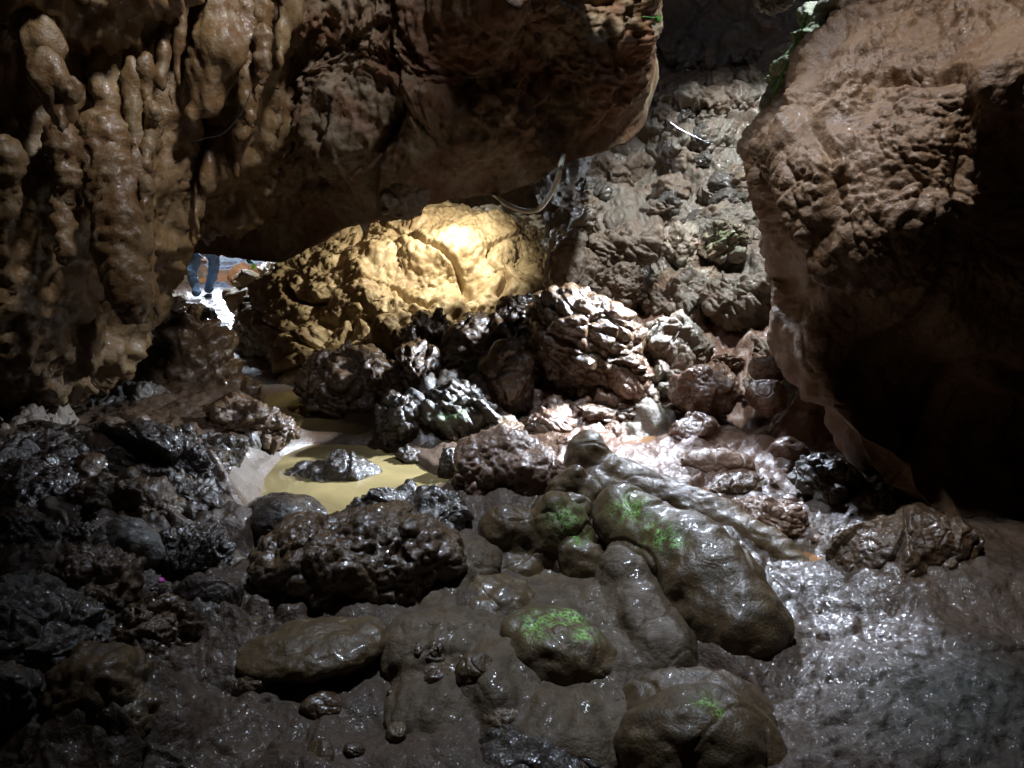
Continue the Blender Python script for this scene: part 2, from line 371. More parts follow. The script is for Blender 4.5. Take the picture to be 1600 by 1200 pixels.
def poly_dist(x, y, poly):
    """signed distance, negative inside"""
    n = len(poly); d = np.full(x.shape, 1e9); ins = np.zeros(x.shape, bool)
    for i in range(n):
        ax, ay = poly[i]; bx, by = poly[(i+1) % n]; ex, ey = bx-ax, by-ay
        t = np.clip(((x-ax)*ex+(y-ay)*ey)/(ex*ex+ey*ey+1e-12), 0, 1)
        d = np.minimum(d, np.hypot(x-ax-t*ex, y-ay-t*ey))
        c = ((ay > y) != (by > y)) & (x < (bx-ax)*(y-ay)/((by-ay) if abs(by-ay) > 1e-9 else 1e-9)+ax); ins ^= c
    return np.where(ins, -d, d)
PATH = np.array([plane_pt(x, y)[:2] for x, y in [(345, 462), (352, 495), (375, 525), (400, 560), (430, 592)]])
def seg_dist(x, y, line):
    d = np.full(np.shape(x), 1e9)
    for i in range(len(line)-1):
        ax, ay = line[i]; bx, by = line[i+1]; ex, ey = bx-ax, by-ay
        t = np.clip(((x-ax)*ex+(y-ay)*ey)/(ex*ex+ey*ey), 0, 1); d = np.minimum(d, np.hypot(x-ax-t*ex, y-ay-t*ey))
    return d
def zf(x, y):
    """height of the floor without its fine relief"""
    x = np.asarray(x, float); y = np.asarray(y, float)
    p = np.stack([x.ravel()*0.9, y.ravel()*0.9, np.zeros(x.size)+0.3], 1)
    n = fbm(p, 3, 90).reshape(x.shape)
    def bump(cx, cy_, rx, ry, h): return h*np.exp(-((x-cx)/rx)**2-((y-cy_)/ry)**2)
    z = 0.02+0.05*n
    z = z + bump(-2.6, 4.2, 1.1, 1.8, 0.30) + bump(-2.2, 2.6, 1.0, 0.9, 0.18)      # left bank
    z = z + bump(-2.9, 7.2, 1.0, 1.0, 0.25)
    z = z + bump(1.55, 2.0, 0.65, 0.55, 0.20) + bump(2.1, 3.1, 0.7, 0.9, 0.22)      # right bank
    z = z + bump(0.55, 5.9, 0.55, 0.5, 0.12) + bump(0.2, 3.3, 0.9, 0.6, 0.06)
    z = z + 0.40*sstep(5.6, 7.5, y)*sstep(0.3, 1.5, x)                               # foot of the slope
    z = z + 0.03*sstep(4.4, 5.5, y)*sstep(0.2, 0.8, x)
    z = z + 0.35*sstep(5.7, 6.6, y)*sstep(-1.1, -0.5, x)*sstep(8.5, 7.5, y)
    for poly, dep, w, lev in ((POOL, 0.12, 0.16, -0.02), (PUD2, 0.10, 0.15, -0.02), (PUD3, 0.06, 0.08, 0.0), (PUD4, 0.05, 0.06, 0.0), (PUD5, 0.05, 0.06, 0.0)):
        d = poly_dist(x, y, poly); k = 1-sstep(-w*0.6, w*0.25, d); flat = 1-sstep(0.0, 0.35, d)
        z = z*(1-flat) + (lev+0.03)*flat - dep*k
    dp = seg_dist(x, y, PATH); k = 1-sstep(0.2, 0.7, dp); z = z*(1-k)+0.0*k
    return z
def hit(px, py):
    """where the sight line through a pixel meets the floor -> point, depth along the camera axis"""
    r = ray(px, py); t = np.linspace(1.2, 20, 900); pts = CAM+t[:, None]*r
    below = pts[:, 2] < zf(pts[:, 0], pts[:, 1]); i = int(np.argmax(below)) if below.any() else len(t)-1
    return pts[i], t[i]

def water(name, poly, z, mat, label, grow=0.18):
    c = poly.mean(0); q = c+(poly-c)*(1+grow); n = len(q)
    bm = bmesh.new(); vs = [bm.verts.new((x, y, z)) for x, y in q]; fc = bm.faces.new(vs)
    if fc.normal.z < 0: bmesh.ops.reverse_faces(bm, faces=[fc])
    bm.normal_update()
    if fc.normal.z < 0: fc.normal_flip()
    me = bpy.data.meshes.new(name); bm.to_mesh(me); bm.free(); me.materials.append(mat)
    o = bpy.data.objects.new(name, me); COL.objects.link(o); prop(o, label, kind='structure'); return o
water('pool_water', POOL, -0.032, M['pool'], 'muddy yellow pool of standing water')
water('puddle_water', PUD2, -0.033, M['pool'], 'yellow puddle between the mound and the dark heap')
water('puddle_water', PUD3, 0.0, M['puddle'], 'red brown puddle behind the pointed boulder')
water('puddle_water', PUD4, 0.001, M['puddle'], 'brown puddle beside the end of the long ridge')
water('puddle_water', PUD5, 0.002, M['puddle'], 'small brown puddle among the red stones')

# ------------------------------------------------------------------ large rock masses
def grid_mesh(pts):
    nv, nu = pts.shape[:2]; g = np.arange(nu*nv).reshape(nv, nu)
    f = np.stack([g[:-1, :-1].ravel(), g[1:, :-1].ravel(), g[1:, 1:].ravel(), g[:-1, 1:].ravel()], 1)
    return pts.reshape(-1, 3), f
def idw(px, py, ctrl, pw=3.0):
    """smooth depth field from control points (px, py, depth)"""
    num = 0; den = 0
    for cx, cy_, d in ctrl:
        w = 1.0/(((px-cx)/100)**2+((py-cy_)/100)**2+0.6)**(pw/2); num = num+w*d; den = den+w
    return num/den
def facing(v, f, towards):
    n = normals(v, f); c = (np.asarray(towards)-v)
    if (n*c).sum() < 0: f = f[:, ::-1]
    return f

# roof mass hanging over the mound
lipx = [-60, 120, 235, 262, 300, 350, 395, 440, 485, 530, 575, 620, 665, 700, 735, 775, 800, 835, 870, 905, 940, 975, 1000, 1020, 1040]
lipy = [405, 405, 403, 400, 396, 398, 410, 412, 386, 356, 344, 338, 316, 306, 304, 306, 300, 290, 262, 248, 236, 224, 200, 150, 90]
nu, nv, nb = 480, 330, 90
cu = np.linspace(-60, 1100, nu); ux = np.where(cu < 1030, cu, 1030-1.3*(cu-1030)); ly = np.interp(ux, lipx, lipy)
vv = np.linspace(0, 1, nv)
PX = np.repeat(ux[None], nv, 0); PY = -420+(ly[None]+420)*vv[:, None]
roof_ctrl = [(250, -420, 3.6), (600, -420, 5.2), (850, -420, 6.2), (1000, -420, 6.4), (800, -200, 4.9), (1000, -200, 5.6), (550, -200, 4.8), (250, 0, 5.0), (450, 0, 4.9), (800, 0, 4.4), (1000, 0, 5.2), (1100, 60, 6.4), (1180, 60, 7.0), (250, 250, 6.3),
             (420, 250, 6.2), (430, 130, 5.7), (560, 200, 5.2), (640, 260, 5.3), (600, 330, 5.9), (760, 200, 5.1), (850, 240, 5.5), (950, 120, 5.2), (960, 220, 6.0), (1050, 200, 7.2), (780, 300, 6.1), (480, 380, 6.9), (330, 390, 7.4), (200, 400, 6.6)]
D = idw(PX, PY, roof_ctrl)+(0.5*np.clip((cu-970)/60, 0, 1)**2+2.2*np.clip((cu-1030)/70, 0, 1))[None]
lipd = D[-1]
top = P(PX, PY, D)
k = np.linspace(0, 1, nb+1)[1:][:, None]
lp0 = top[-1]
under = lp0[None]+np.stack([np.zeros((nb, nu)), k*np.interp(ux, [650, 880], [3.4, 0.9])[None], np.repeat(0.05*np.sin(k*math.pi*2)+1.1*k**1.6, nu, 1)], 2)
roof_p = np.concatenate([top, under], 0)
v, f = grid_mesh(roof_p); f = facing(v, f, (0, 3.0, 0.5))
n = normals(v, f)
dd = 0.30*fbm(v/np.array([1.1, 1.1, 1.5]), 4, 51, 0.55) + 0.10*facets(v/np.array([0.42, 0.42, 0.8]), 53) + 0.06*fbm(v/np.array([0.22, 0.22, 0.4]), 4, 55, 0.6, True) + 0.03*fbm(v/0.07, 3, 57, 0.6)
edge = np.ones((nv+nb, nu)); edge[:] = 1
# long crack left of the grey slab
cr = np.array([(590, 350), (588, 300), (600, 230), (630, 190), (640, 180)], float)
allpx = np.concatenate([PX, np.full((nb, nu), -999.)], 0).ravel(); allpy = np.concatenate([PY, np.full((nb, nu), -999.)], 0).ravel()
dc = seg_dist(allpx, allpy, cr); dd -= 0.22*np.clip(1-dc/14, 0, 1)
fade = np.concatenate([np.repeat(1-0.88*sstep(0.78, 1.0, vv)[:, None], nu, 1), np.full((nb, nu), 0.12)], 0); fade = (fade*(1-0.45*np.clip((cu-990)/40, 0, 1))[None]).ravel(); dd = dd*fade
v = v+n*dd[:, None]
roof = put('cave_roof', v, f, M['ceil'], origin=np.array([0, 5, 2.5])); prop(roof, 'brown rock roof hanging low over the lit mound', kind='structure')
v, f = ell(6, P(640, 262, 5.58), (0.20, 0.36, 0.15), 8, 0, 21, 0.3, 2.6); v = v+normals(v, f)*disp('block', v, 0.22, 22)[:, None]
put('slab', v, f, M['tan'], parent=roof)

# right hand overhanging boulder
ly_ = [-420, -100, 0, 90, 150, 230, 290, 370, 440, 500, 560, 620, 690, 750, 790, 815, 830]
lx_ = [1560, 1380, 1312, 1252, 1212, 1152, 1166, 1192, 1230, 1222, 1216, 1242, 1292, 1342, 1392, 1440, 1560]
nv2, nu2, nb2 = 520, 330, 70
py_ = np.linspace(-420, 830, nv2); xl = np.interp(py_, ly_, lx_)
uu_ = np.linspace(0, 1, nu2)
PX = xl[:, None]+(2000-xl[:, None])*uu_[None]; PY = np.repeat(py_[:, None], nu2, 1)
b_ctrl = [(1500, -420, 4.6), (1312, 0, 4.5), (1212, 150, 4.3), (1152, 230, 4.15), (1200, 380, 4.1), (1225, 480, 4.2), (1216, 560, 4.2), (1290, 690, 4.0), (1390, 790, 3.9), (1450, 815, 3.9),
          (1450, 0, 3.9), (1350, 150, 3.7), (1300, 280, 3.45), (1450, 200, 3.3), (1420, 350, 3.15), (1350, 370, 3.2), (1450, 430, 3.6), (1350, 480, 4.15), (1400, 600, 4.45), (1600, 700, 4.4), (1550, 90, 3.2), (1560, 140, 2.95), (1530, 300, 3.3), (1600, 400, 3.4), (1900, 0, 2.6), (1900, 300, 2.6), (1900, 600, 3.2), (1560, 820, 4.1)]
D = idw(PX, PY, b_ctrl)
D = D+0.55*np.clip(1-((PX-xl[:, None])/70), 0, 1)**2
front = P(PX, PY, D)
k = np.linspace(1, 0, nb2+1)[:-1][None]
e0 = front[:, 0]
back = e0[:, None]+np.stack([np.repeat(1.5*k**1.3, nv2, 0), np.repeat(1.3*k**0.8, nv2, 0), np.repeat(0.05*k, nv2, 0)], 2)
bp = np.concatenate([back, front], 1)
v, f = grid_mesh(bp); f = facing(v, f, (0.3, 1, 1.5)); n = normals(v, f)
q = v+0.06*np.stack([perlin(v/0.25, 61), perlin(v/0.25, 62), perlin(v/0.25, 63)], 1)
big = 0.16*fbm(v/0.8, 3, 65, 0.5)
ch = np.clip(1-np.abs(perlin(v*np.array([1.6, 0.6, 1.1])+np.array([0, 0, 3.]), 66))/0.10, 0, 1)
crust = sstep(-0.5, 0.0, perlin(v/0.45, 67))*sstep(0.9, 1.7, v[:, 2])*(0.55+0.45*sstep(-0.3, 0.3, perlin(v/0.25, 75)))
dd = big - 0.07*ch + crust*(0.034*domes(q/0.08, 68)+0.015*domes(q/0.04, 69)) + 0.008*fbm(v/0.05, 3, 70, 0.6) + 0.03*facets(q/0.4, 71)
v = v+n*dd[:, None]
o = put('overhanging_boulder', v, f, M['brown']); prop(o, 'huge brown crusted boulder hanging down at the right with a black underside', 'boulder')

# slope of rubble climbing to the right hand skylight
ly_ = [-120, 0, 60, 150, 260, 340, 420, 520, 620, 720]
x0_ = [800, 800, 800, 800, 820, 850, 850, 860, 880, 900]
nv3, nu3 = 420, 330
py_ = np.linspace(-260, 715, nv3); xl = np.interp(py_, ly_, x0_); xr = np.full(nv3, 1480.)
PX = xl[:, None]+(xr-xl)[:, None]*np.linspace(0, 1, nu3)[None]; PY = np.repeat(py_[:, None], nu3, 1)
s_ctrl = [(1000, 710, 5.4), (1250, 710, 5.3), (1450, 710, 5.4), (950, 620, 6.3), (1100, 620, 6.2), (1250, 620, 6.0), (950, 500, 7.1), (1100, 500, 7.0), (1250, 500, 6.8), (1000, 400, 8.1), (1130, 400, 7.9), (1250, 400, 7.6),
          (900, 360, 9.2), (820, 200, 10.6), (820, 0, 10.4), (1000, 250, 9.6), (1000, 50, 9.8), (900, -200, 10.2),  (1100, 300, 8.5), (1200, 300, 8.2), (1100, 200, 8.9), (1200, 200, 8.7), (1150, 60, 9.4), (1250, 60, 9.0), (1150, -240, 9.8), (1400, -240, 9.0), (1400, 300, 7.2), (1400, 500, 6.3)]
D = idw(PX, PY, s_ctrl, 3.5)
v, f = grid_mesh(P(PX, PY, D)); f = facing(v, f, (0, 0, 4)); n = normals(v, f)
q = warp(v, 0.3, 86, 0.25)
dd = 0.16*fbm(v/0.9, 3, 81) + 0.07*facets(q/0.50, 82) + 0.045*facets(q/0.25, 83) + 0.05*fbm(v/0.2, 5, 84, 0.6)
v = v+n*dd[:, None]
fr_ = sstep(0.9, 0.0, (v[:, 2]-0.0))
SLOPE_V = v
o = put('rock_slope', v, f, M['slope'], origin=np.array([1.5, 7, 0])); prop(o, 'pale broken rock slope lit from above', kind='structure')

# outer shell of the cave with its openings
v, f = ico(7); v = v.copy()
v = np.array([0, 6.6, 1.6])+v*np.array([9.5, 10.5, 5.6])
v += (0.5*fbm(v/2.2, 4, 21))[:, None]*(v-np.array([0, 6.6, 1.6]))/8
c = v[f].mean(1)
def hole(pt, r): return np.linalg.norm(c-np.asarray(pt), axis=1) > r
keep = (np.hypot(c[:, 0]-0.35, c[:, 1]-4.7) > 0.8) | (c[:, 2] < 3)
keep &= (np.hypot(c[:, 0]-3.1, c[:, 1]-5.8) > 0.9) | (c[:, 2] < 3)
keep &= (np.hypot(c[:, 0]+4.5, c[:, 1]-11.6) > 0.7) | (c[:, 2] < 3)  # unseen roof hole added for the lamp above the person
e = P(345, 405, 15.6); keep &= hole(e, 1.25)
f = f[keep][:, ::-1]
o = put('cave_wall', v, f, M['ceil'], origin=np.array([0, 6.6, 0])); prop(o, 'dark far wall of the cave', kind='structure')

# left hand wall of flowstone
def L(px, py, d, rx, ry, rd=None, roll=0, n=4):
    s = d/F_PX; return ell(n, P(px, py, d), (rx*s, ry*s, (rd if rd is not None else 0.7*min(rx, ry)*s)), roll)
wallb = [L(-60, 100, 4.3, 190, 480, 0.7), L(120, 60, 5.0, 170, 430, 0.6), L(300, -60, 5.4, 170, 330, 0.6), L(20, 420, 5.0, 150, 200, 0.7), L(300, 140, 6.0, 170, 210, 0.5), L(420, 20, 5.8, 70, 230, 0.4),
         L(110, 430, 5.1, 85, 150, 0.5), L(190, 380, 5.3, 46, 120, 0.3), L(30, -150, 4.0, 260, 200, 0.8), L(250, -200, 4.8, 300, 160, 0.8)]
v, f = remesh(wallb, 0.03, 6); n = normals(v, f)
dd = 0.07*fbm(v/np.array([0.5, 0.5, 1.3]), 3, 41) + 0.085*fbm(v/np.array([0.16, 0.16, 0.9]), 3, 42, 0.5, True) + 0.03*domes(v/0.12, 43) + 0.02*fbm(v/0.06, 3, 44, 0.6)
v = v+n*dd[:, None]
lw = put('cave_wall', v, f, M['ochre']); prop(lw, 'ochre flowstone wall hanging on the left', kind='structure')
def drip(name, pts, d, style, seed, mat='ochre', voxel=0.02, jitter=0.0):
    rs = np.random.RandomState(seed); bl = []
    for (x, y, rx, ry) in pts:
        bl.append(L(x, y, d+rs.uniform(-.05, .05), rx, ry, rx*d/F_PX*0.9, rs.uniform(-8, 8), 4))
    v, f = remesh(bl, voxel, 12); n = normals(v, f)
    s = np.mean([p[2] for p in pts])*d/F_PX*1.5
    if style == 'crust': dd = 0.018*domes(v/0.05, seed)+0.02*fbm(v/0.1, 3, seed+1, 0.6)
    elif style == 'knob': dd = 0.25*s*domes(v/(0.75*s), seed)+0.12*s*fbm(v/(0.4*s), 3, seed+1)
    else: dd = 0.18*s*fbm(v/np.array([s*0.8, s*0.8, s*2.5]), 3, seed)+0.007*fbm(v/0.05, 2, seed+1)
    v = v+n*dd[:, None]
    return put(name, v, f, M[mat], parent=lw)
drip('flowstone_column', [(158, 10, 26, 60), (160, 90, 28, 60), (165, 150, 22, 40), (163, 230, 40, 60), (180, 300, 40, 70), (190, 380, 42, 80), (200, 450, 34, 60)], 4.15, 'crust', 301)
drip('flowstone_column', [(205, 60, 20, 120), (212, 200, 20, 110), (222, 330, 17, 110), (232, 430, 12, 80)], 4.25, 'flute', 302)
drip('stalactite', [(258, 30, 15, 34), (254, 85, 16, 32), (250, 125, 13, 22)], 4.3, 'smooth', 303)
drip('stalactite', [(280, 40, 14, 50), (276, 100, 9, 40), (268, 150, 6, 20)], 4.35, 'smooth', 304)
drip('stalactite', [(228, 105, 14, 24), (226, 140, 11, 22), (240, 175, 14, 18), (238, 205, 13, 16), (230, 232, 14, 15), (228, 260, 13, 14), (230, 292, 13, 22), (226, 330, 11, 22), (224, 372, 10, 30), (226, 420, 8, 40)], 4.2, 'knob', 305)
drip('stalactite', [(340, 15, 44, 60), (345, 70, 42, 50), (330, 110, 36, 50), (325, 150, 26, 36), (300, 180, 12, 18)], 4.7, 'smooth', 306)
drip('stalactite', [(382, 40, 20, 90), (386, 120, 14, 70), (390, 170, 9, 30)], 4.75, 'crust', 307)
drip('stalactite', [(410, 20, 15, 40), (412, 60, 14, 26), (411, 92, 13, 22), (408, 118, 10, 18)], 4.7, 'knob', 308)
drip('stalactite', [(455, 10, 24, 40), (440, 60, 14, 30), (436, 92, 10, 18)], 5.0, 'smooth', 309)
drip('stalactite', [(60, 60, 30, 60), (90, 75, 20, 32)], 3.7, 'smooth', 310)
drip('stalactite', [(75, 115, 30, 40), (90, 160, 20, 40), (112, 140, 18, 26), (95, 190, 12, 22)], 3.7, 'smooth', 311)
drip('flowstone_knob', [(98, 225, 26, 36), (104, 275, 18, 30), (96, 315, 16, 22), (100, 350, 18, 26), (102, 390, 14, 26)], 4.0, 'knob', 312)
drip('flowstone_knob', [(10, 250, 26, 40), (5, 310, 24, 50)], 3.5, 'crust', 313)
drip('stalactite', [(340, 225, 26, 30), (325, 265, 18, 40), (310, 310, 12, 40), (308, 350, 5, 30)], 5.2, 'smooth', 314)
drip('stalactite', [(362, 235, 12, 40), (368, 262, 8, 20)], 5.2, 'smooth', 315)

# ------------------------------------------------------------------ the lit flowstone mound
bl = [L(565, 490, 8.7, 150, 118, 1.1), L(690, 440, 9.0, 140, 104, 1.1), L(790, 440, 9.4, 90, 95, 0.9), L(472, 500, 9.0, 72, 80, 0.7, 25), L(545, 555, 7.9, 95, 62, .6), L(620, 560, 7.7, 110, 62, .6),
      L(800, 490, 8.8, 75, 80, .8), L(430, 450, 9.6, 40, 34, .5, -30), L(520, 400, 9.3, 50, 36, .5), L(600, 400, 9.2, 60, 38, .5), L(695, 372, 9.4, 46, 38, .5), L(640, 520, 8.0, 130, 60, .5), L(740, 500, 8.4, 110, 70, .6)]
v, f = remesh(bl, 0.018, 6); n = normals(v, f)
q = v+0.05*np.stack([perlin(v/0.2, 1), perlin(v/0.2, 2), perlin(v/0.2, 3)], 1)
left = sstep(-2.2, -3.2, v[:, 0]); low = sstep(0.75, 0.35, v[:, 2])
dd = 0.20*fbm(v/0.65, 3, 101) + 0.10*facets(q/0.8, 109)*sstep(1.1, 0.5, v[:, 2]) + 0.055*domes(q/0.17, 102)*(0.4+0.9*low) + 0.034*domes(q/0.075, 103) + 0.018*domes(q/0.036, 104) + 0.03*facets(q/0.5, 107)
dd += left*0.07*fbm(v/np.array([0.09, 0.25, 0.45]), 2, 105, 0.5, True)
dd -= 0.15*np.clip(1-np.abs(perlin(v*np.array([0.9, 0.9, 2.6]), 106))/0.06, 0, 1)
v = v+n*dd[:, None]
o = put('flowstone_mound', v, f, M['flow']); prop(o, 'large yellow flowstone mound lit by a hidden lamp under the low roof', 'flowstone mound')
bl = [L(790, 385, 11.2, 90, 50, .6), L(850, 400, 11.0, 60, 50, .6), L(760, 360, 11.6, 40, 28, .4)]
v, f = remesh(bl, 0.03, 4); n = normals(v, f); v = v+n*(0.1*fbm(v/.5, 3, 111)+0.09*domes(v/0.3, 112)+0.03*domes(v/0.12, 113))[:, None]
o = put('flowstone_mound', v, f, M['flow']); prop(o, 'dim brown rounded flowstone rising behind the lit mound', 'flowstone mound')

# ------------------------------------------------------------------ rocks
ROCKS = []; FOOT = []
def chain(*pts):
    out = []
    for a, b in zip(pts[:-1], pts[1:]):
        for t in np.linspace(0, 1, 6)[:-1]:
            x, y, d, r = [p+(q-p)*t for p, q in zip(a, b)]; out.append((x, y, r, r, 0, d, 0.9))
    x, y, d, r = pts[-1]; out.append((x, y, r, r, 0, d, 0.9)); return out
def rock(label, box, style='smooth', mat='mud', roll=0, k=0.9, facet=0.5, n=None, seed=None, extra=(), name='rock', cat='rock', base=None, dz=0.0, yaw=0, sheen_moss=(), depth=None, group=None, expo=2.0, blobs=()):
    """one rock: box = its extent in the photograph; it stands on the floor where the lower edge of the box meets it"""
    x0, y0, x1, y1 = box; xc, yc = (x0+x1)/2, (y0+y1)/2
    seed = seed if seed is not None else 1000+len(ROCKS)*13
    if depth is None:
        _, d0 = hit(xc, base if base is not None else y1-0.10*(y1-y0))
    else: d0 = depth
    w = (x1-x0)/2; h = (y1-y0)/2
    d = d0+0.75*k*w*d0/F_PX*(1 if depth is None else 0)
    s = d/F_PX
    if abs(roll) > 0:                       # turned bodies: keep the extent of the box
        c, sn = abs(math.cos(math.radians(roll))), abs(math.sin(math.radians(roll)))
        den = c*c-sn*sn
        ww, hh = w, h
        if abs(den) > 0.3:
            a2 = (w*w*c*c-h*h*sn*sn)/den; b2 = (h*h*c*c-w*w*sn*sn)/den
            ww, hh = math.sqrt(max(a2, (0.3*w)**2)), math.sqrt(max(b2, (0.3*h)**2))
    else: ww, hh = w, h
    size = max(w, h)
    if n is None: n = 7 if size > 95 else 6 if size > 26 else 5
    rr = (ww*s*0.95, hh*s*0.95, k*w*s)
    rr = tuple(x/(1-0.24*facet) for x in rr)
    v, f = ell(n, P(xc, yc, d), rr, roll, yaw, seed, facet, expo)
    if blobs:
        parts = [ell(5, P(ex, ey, ed), (erx*ed/F_PX, ery*ed/F_PX, ek*min(erx, ery)*ed/F_PX), eroll, 0, seed+int(ex), facet) for ex, ey, erx, ery, eroll, ed, ek in blobs]
        rr = [np.mean([min(b[2], b[3])*b[5]/F_PX for b in blobs])*1.3]*3
        v, f = remesh(parts, max(0.010, np.mean([b[5] for b in blobs])*0.0028), 40)
    elif extra:
        parts = [ell(5, P(xc, yc, d), [0.8*x for x in rr], roll, yaw, seed, facet, expo)]
        for (ex, ey, erx, ery, eroll, dd_) in extra:
            se = (d+dd_)/F_PX; parts.append(ell(5, P(ex, ey, d+dd_), (erx*se, ery*se, 0.8*min(erx, ery)*se*1.2), eroll, 0, seed+int(ex), facet))
        v, f = remesh(parts, max(0.010, d*0.0026), 5)
    nn = normals(v, f)
    R = float(np.mean([rr[0], rr[1], rr[2]]))
    dd = disp(style, v, R, seed)
    v = v+nn*dd[:, None]; v[:, 2] += dz
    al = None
    if sheen_moss:
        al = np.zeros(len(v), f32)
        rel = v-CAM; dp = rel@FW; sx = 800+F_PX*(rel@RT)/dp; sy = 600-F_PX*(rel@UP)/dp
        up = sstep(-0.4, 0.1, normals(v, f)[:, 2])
        for (ax, ay, ar, am) in sheen_moss: al = np.maximum(al, am*np.exp(-((sx-ax)**2+((sy-ay)*1.3)**2)/ar**2)*up)
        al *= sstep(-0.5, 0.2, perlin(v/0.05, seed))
    if mat in ('mud', 'mudrough', 'dark', 'red') and depth is None:
        lo_, hi_ = v.min(0), v.max(0)
        if blobs:
            for ex, ey, erx, ery, eroll, ed, ek in blobs:
                c_ = P(ex, ey, ed); FOOT.append((c_[0], c_[1], min(erx, ery)*ed/F_PX*1.05, lo_[2]+0.42*(hi_[2]-lo_[2])))
        else:
            FOOT.append((v[:, 0].mean(), v[:, 1].mean(), 0.25*(hi_[0]-lo_[0]+hi_[1]-lo_[1]), lo_[2]+(0.7 if mat == 'mud' else 0.5)*(hi_[2]-lo_[2])))
    o = put(name, v, f, M[mat], sheen_moss=al); prop(o, label, cat, group); ROCKS.append(o); return o

# -- foreground boulders, right of the middle
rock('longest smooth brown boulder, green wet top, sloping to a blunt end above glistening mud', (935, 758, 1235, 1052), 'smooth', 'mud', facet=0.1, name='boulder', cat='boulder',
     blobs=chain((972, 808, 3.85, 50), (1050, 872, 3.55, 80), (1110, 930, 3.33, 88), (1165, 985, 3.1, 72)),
     sheen_moss=[(985, 795, 26, .9), (1030, 835, 24, 1), (1055, 846, 14, 1)])
rock('pointed brown ridge running down behind the long boulder to the brown puddle', (850, 676, 1275, 905), 'smooth', 'mud', facet=0.25, name='boulder', cat='boulder',
     blobs=chain((925, 745, 4.6, 50), (1010, 775, 4.45, 46), (1120, 815, 4.2, 42), (1215, 865, 3.9, 30), (1268, 895, 3.75, 16))+[(919, 722, 40, 52, 0, 4.6, 1.0), (914, 696, 22, 30, 0, 4.62, 1.0), (880, 780, 32, 66, 28, 4.35, 0.9), (945, 800, 60, 60, 0, 4.3, 0.8)])
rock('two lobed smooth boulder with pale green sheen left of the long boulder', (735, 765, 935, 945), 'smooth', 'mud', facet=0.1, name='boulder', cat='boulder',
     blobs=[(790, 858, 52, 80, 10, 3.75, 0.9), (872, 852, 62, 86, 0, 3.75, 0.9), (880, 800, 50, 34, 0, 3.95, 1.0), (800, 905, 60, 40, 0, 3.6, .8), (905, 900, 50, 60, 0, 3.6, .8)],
     sheen_moss=[(885, 808, 24, .8), (905, 840, 14, .9)])
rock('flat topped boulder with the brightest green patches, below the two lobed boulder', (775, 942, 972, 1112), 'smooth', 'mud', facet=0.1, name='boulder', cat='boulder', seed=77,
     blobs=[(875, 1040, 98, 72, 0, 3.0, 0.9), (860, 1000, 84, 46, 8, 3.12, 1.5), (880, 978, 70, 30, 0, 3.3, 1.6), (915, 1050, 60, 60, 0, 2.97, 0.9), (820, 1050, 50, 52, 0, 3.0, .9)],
     sheen_moss=[(838, 978, 24, 1), (890, 966, 26, 1), (912, 992, 16, 1), (865, 964, 16, .7)])
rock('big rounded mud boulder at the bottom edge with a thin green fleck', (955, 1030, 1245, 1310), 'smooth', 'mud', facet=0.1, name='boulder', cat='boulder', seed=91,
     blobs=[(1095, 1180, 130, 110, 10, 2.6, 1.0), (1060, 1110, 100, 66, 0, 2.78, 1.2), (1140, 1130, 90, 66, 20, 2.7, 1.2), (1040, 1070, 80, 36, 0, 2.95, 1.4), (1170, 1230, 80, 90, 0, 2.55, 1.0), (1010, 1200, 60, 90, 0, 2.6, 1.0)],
     sheen_moss=[(1095, 1092, 13, 1), (1110, 1104, 11, 1), (1122, 1114, 8, 1)])
rock('broad low mass of muddy flowstone joining the foreground boulders', (640, 880, 1080, 1190), 'smooth', 'dullmud', facet=0.1, dz=-0.005, name='flowstone_mass', cat='flowstone',
     blobs=[(850, 945, 150, 40, 0, 3.45, 3.0), (760, 995, 110, 42, 8, 3.2, 2.5), (960, 1035, 110, 40, 0, 3.05, 2.5), (900, 900, 120, 42, 0, 3.7, 2.5), (700, 945, 60, 42, 0, 3.4, 2.0), (880, 1130, 150, 44, 0, 2.75, 2.5), (690, 1100, 100, 40, 0, 2.85, 2.5), (800, 1060, 80, 46, 20, 2.95, 2.5), (1010, 960, 70, 50, 40, 3.3, 2.0), (1040, 1010, 70, 46, 40, 3.1, 2.0), (990, 905, 60, 50, 40, 3.5, 1.8), (720, 890, 70, 46, -20, 3.6, 1.8), (640, 1010, 60, 40, -20, 3.1, 2.0), (930, 965, 70, 40, 0, 3.3, 2.0)])
rock('small round knob of mud left of the flat topped boulder', (706, 1018, 782, 1106), 'smooth', 'mud', k=0.9, facet=0.1, name='stone', cat='stone')
rock('low flat stone left of the small round knob', (660, 1040, 716, 1092), 'smooth', 'mudrough', k=0.9, name='stone', cat='stone')
rock('tilted flaky stone between the muddy slab and the small knob', (625, 1000, 700, 1060), 'layered', 'mudrough', roll=-25, k=0.9, name='stone', cat='stone')
rock('low dark wet rock cut by the bottom edge left of the big rounded boulder', (730, 1140, 965, 1250), 'smooth', 'dark', k=0.8, facet=0.4, cat='rock', base=1225)
rock('egg shaped brown stone wedged under the long boulder', (945, 905, 1050, 1000), 'smooth', 'mudrough', roll=20, k=0.8, facet=0.1, name='stone', cat='stone')
rock('small muddy stone under the egg shaped stone', (1000, 990, 1060, 1030), 'smooth', 'mudrough', k=0.9, name='stone', cat='stone')
rock('low mud hump between the two lobed and flat topped boulders', (690, 905, 860, 990), 'smooth', 'mud', k=0.9, facet=0.3, name='mud_hump', cat='mud hump')
rock('shiny wet lump at the foot of the two lobed boulder', (700, 880, 760, 930), 'smooth', 'mud', k=0.9, facet=0.2, name='stone', cat='stone')
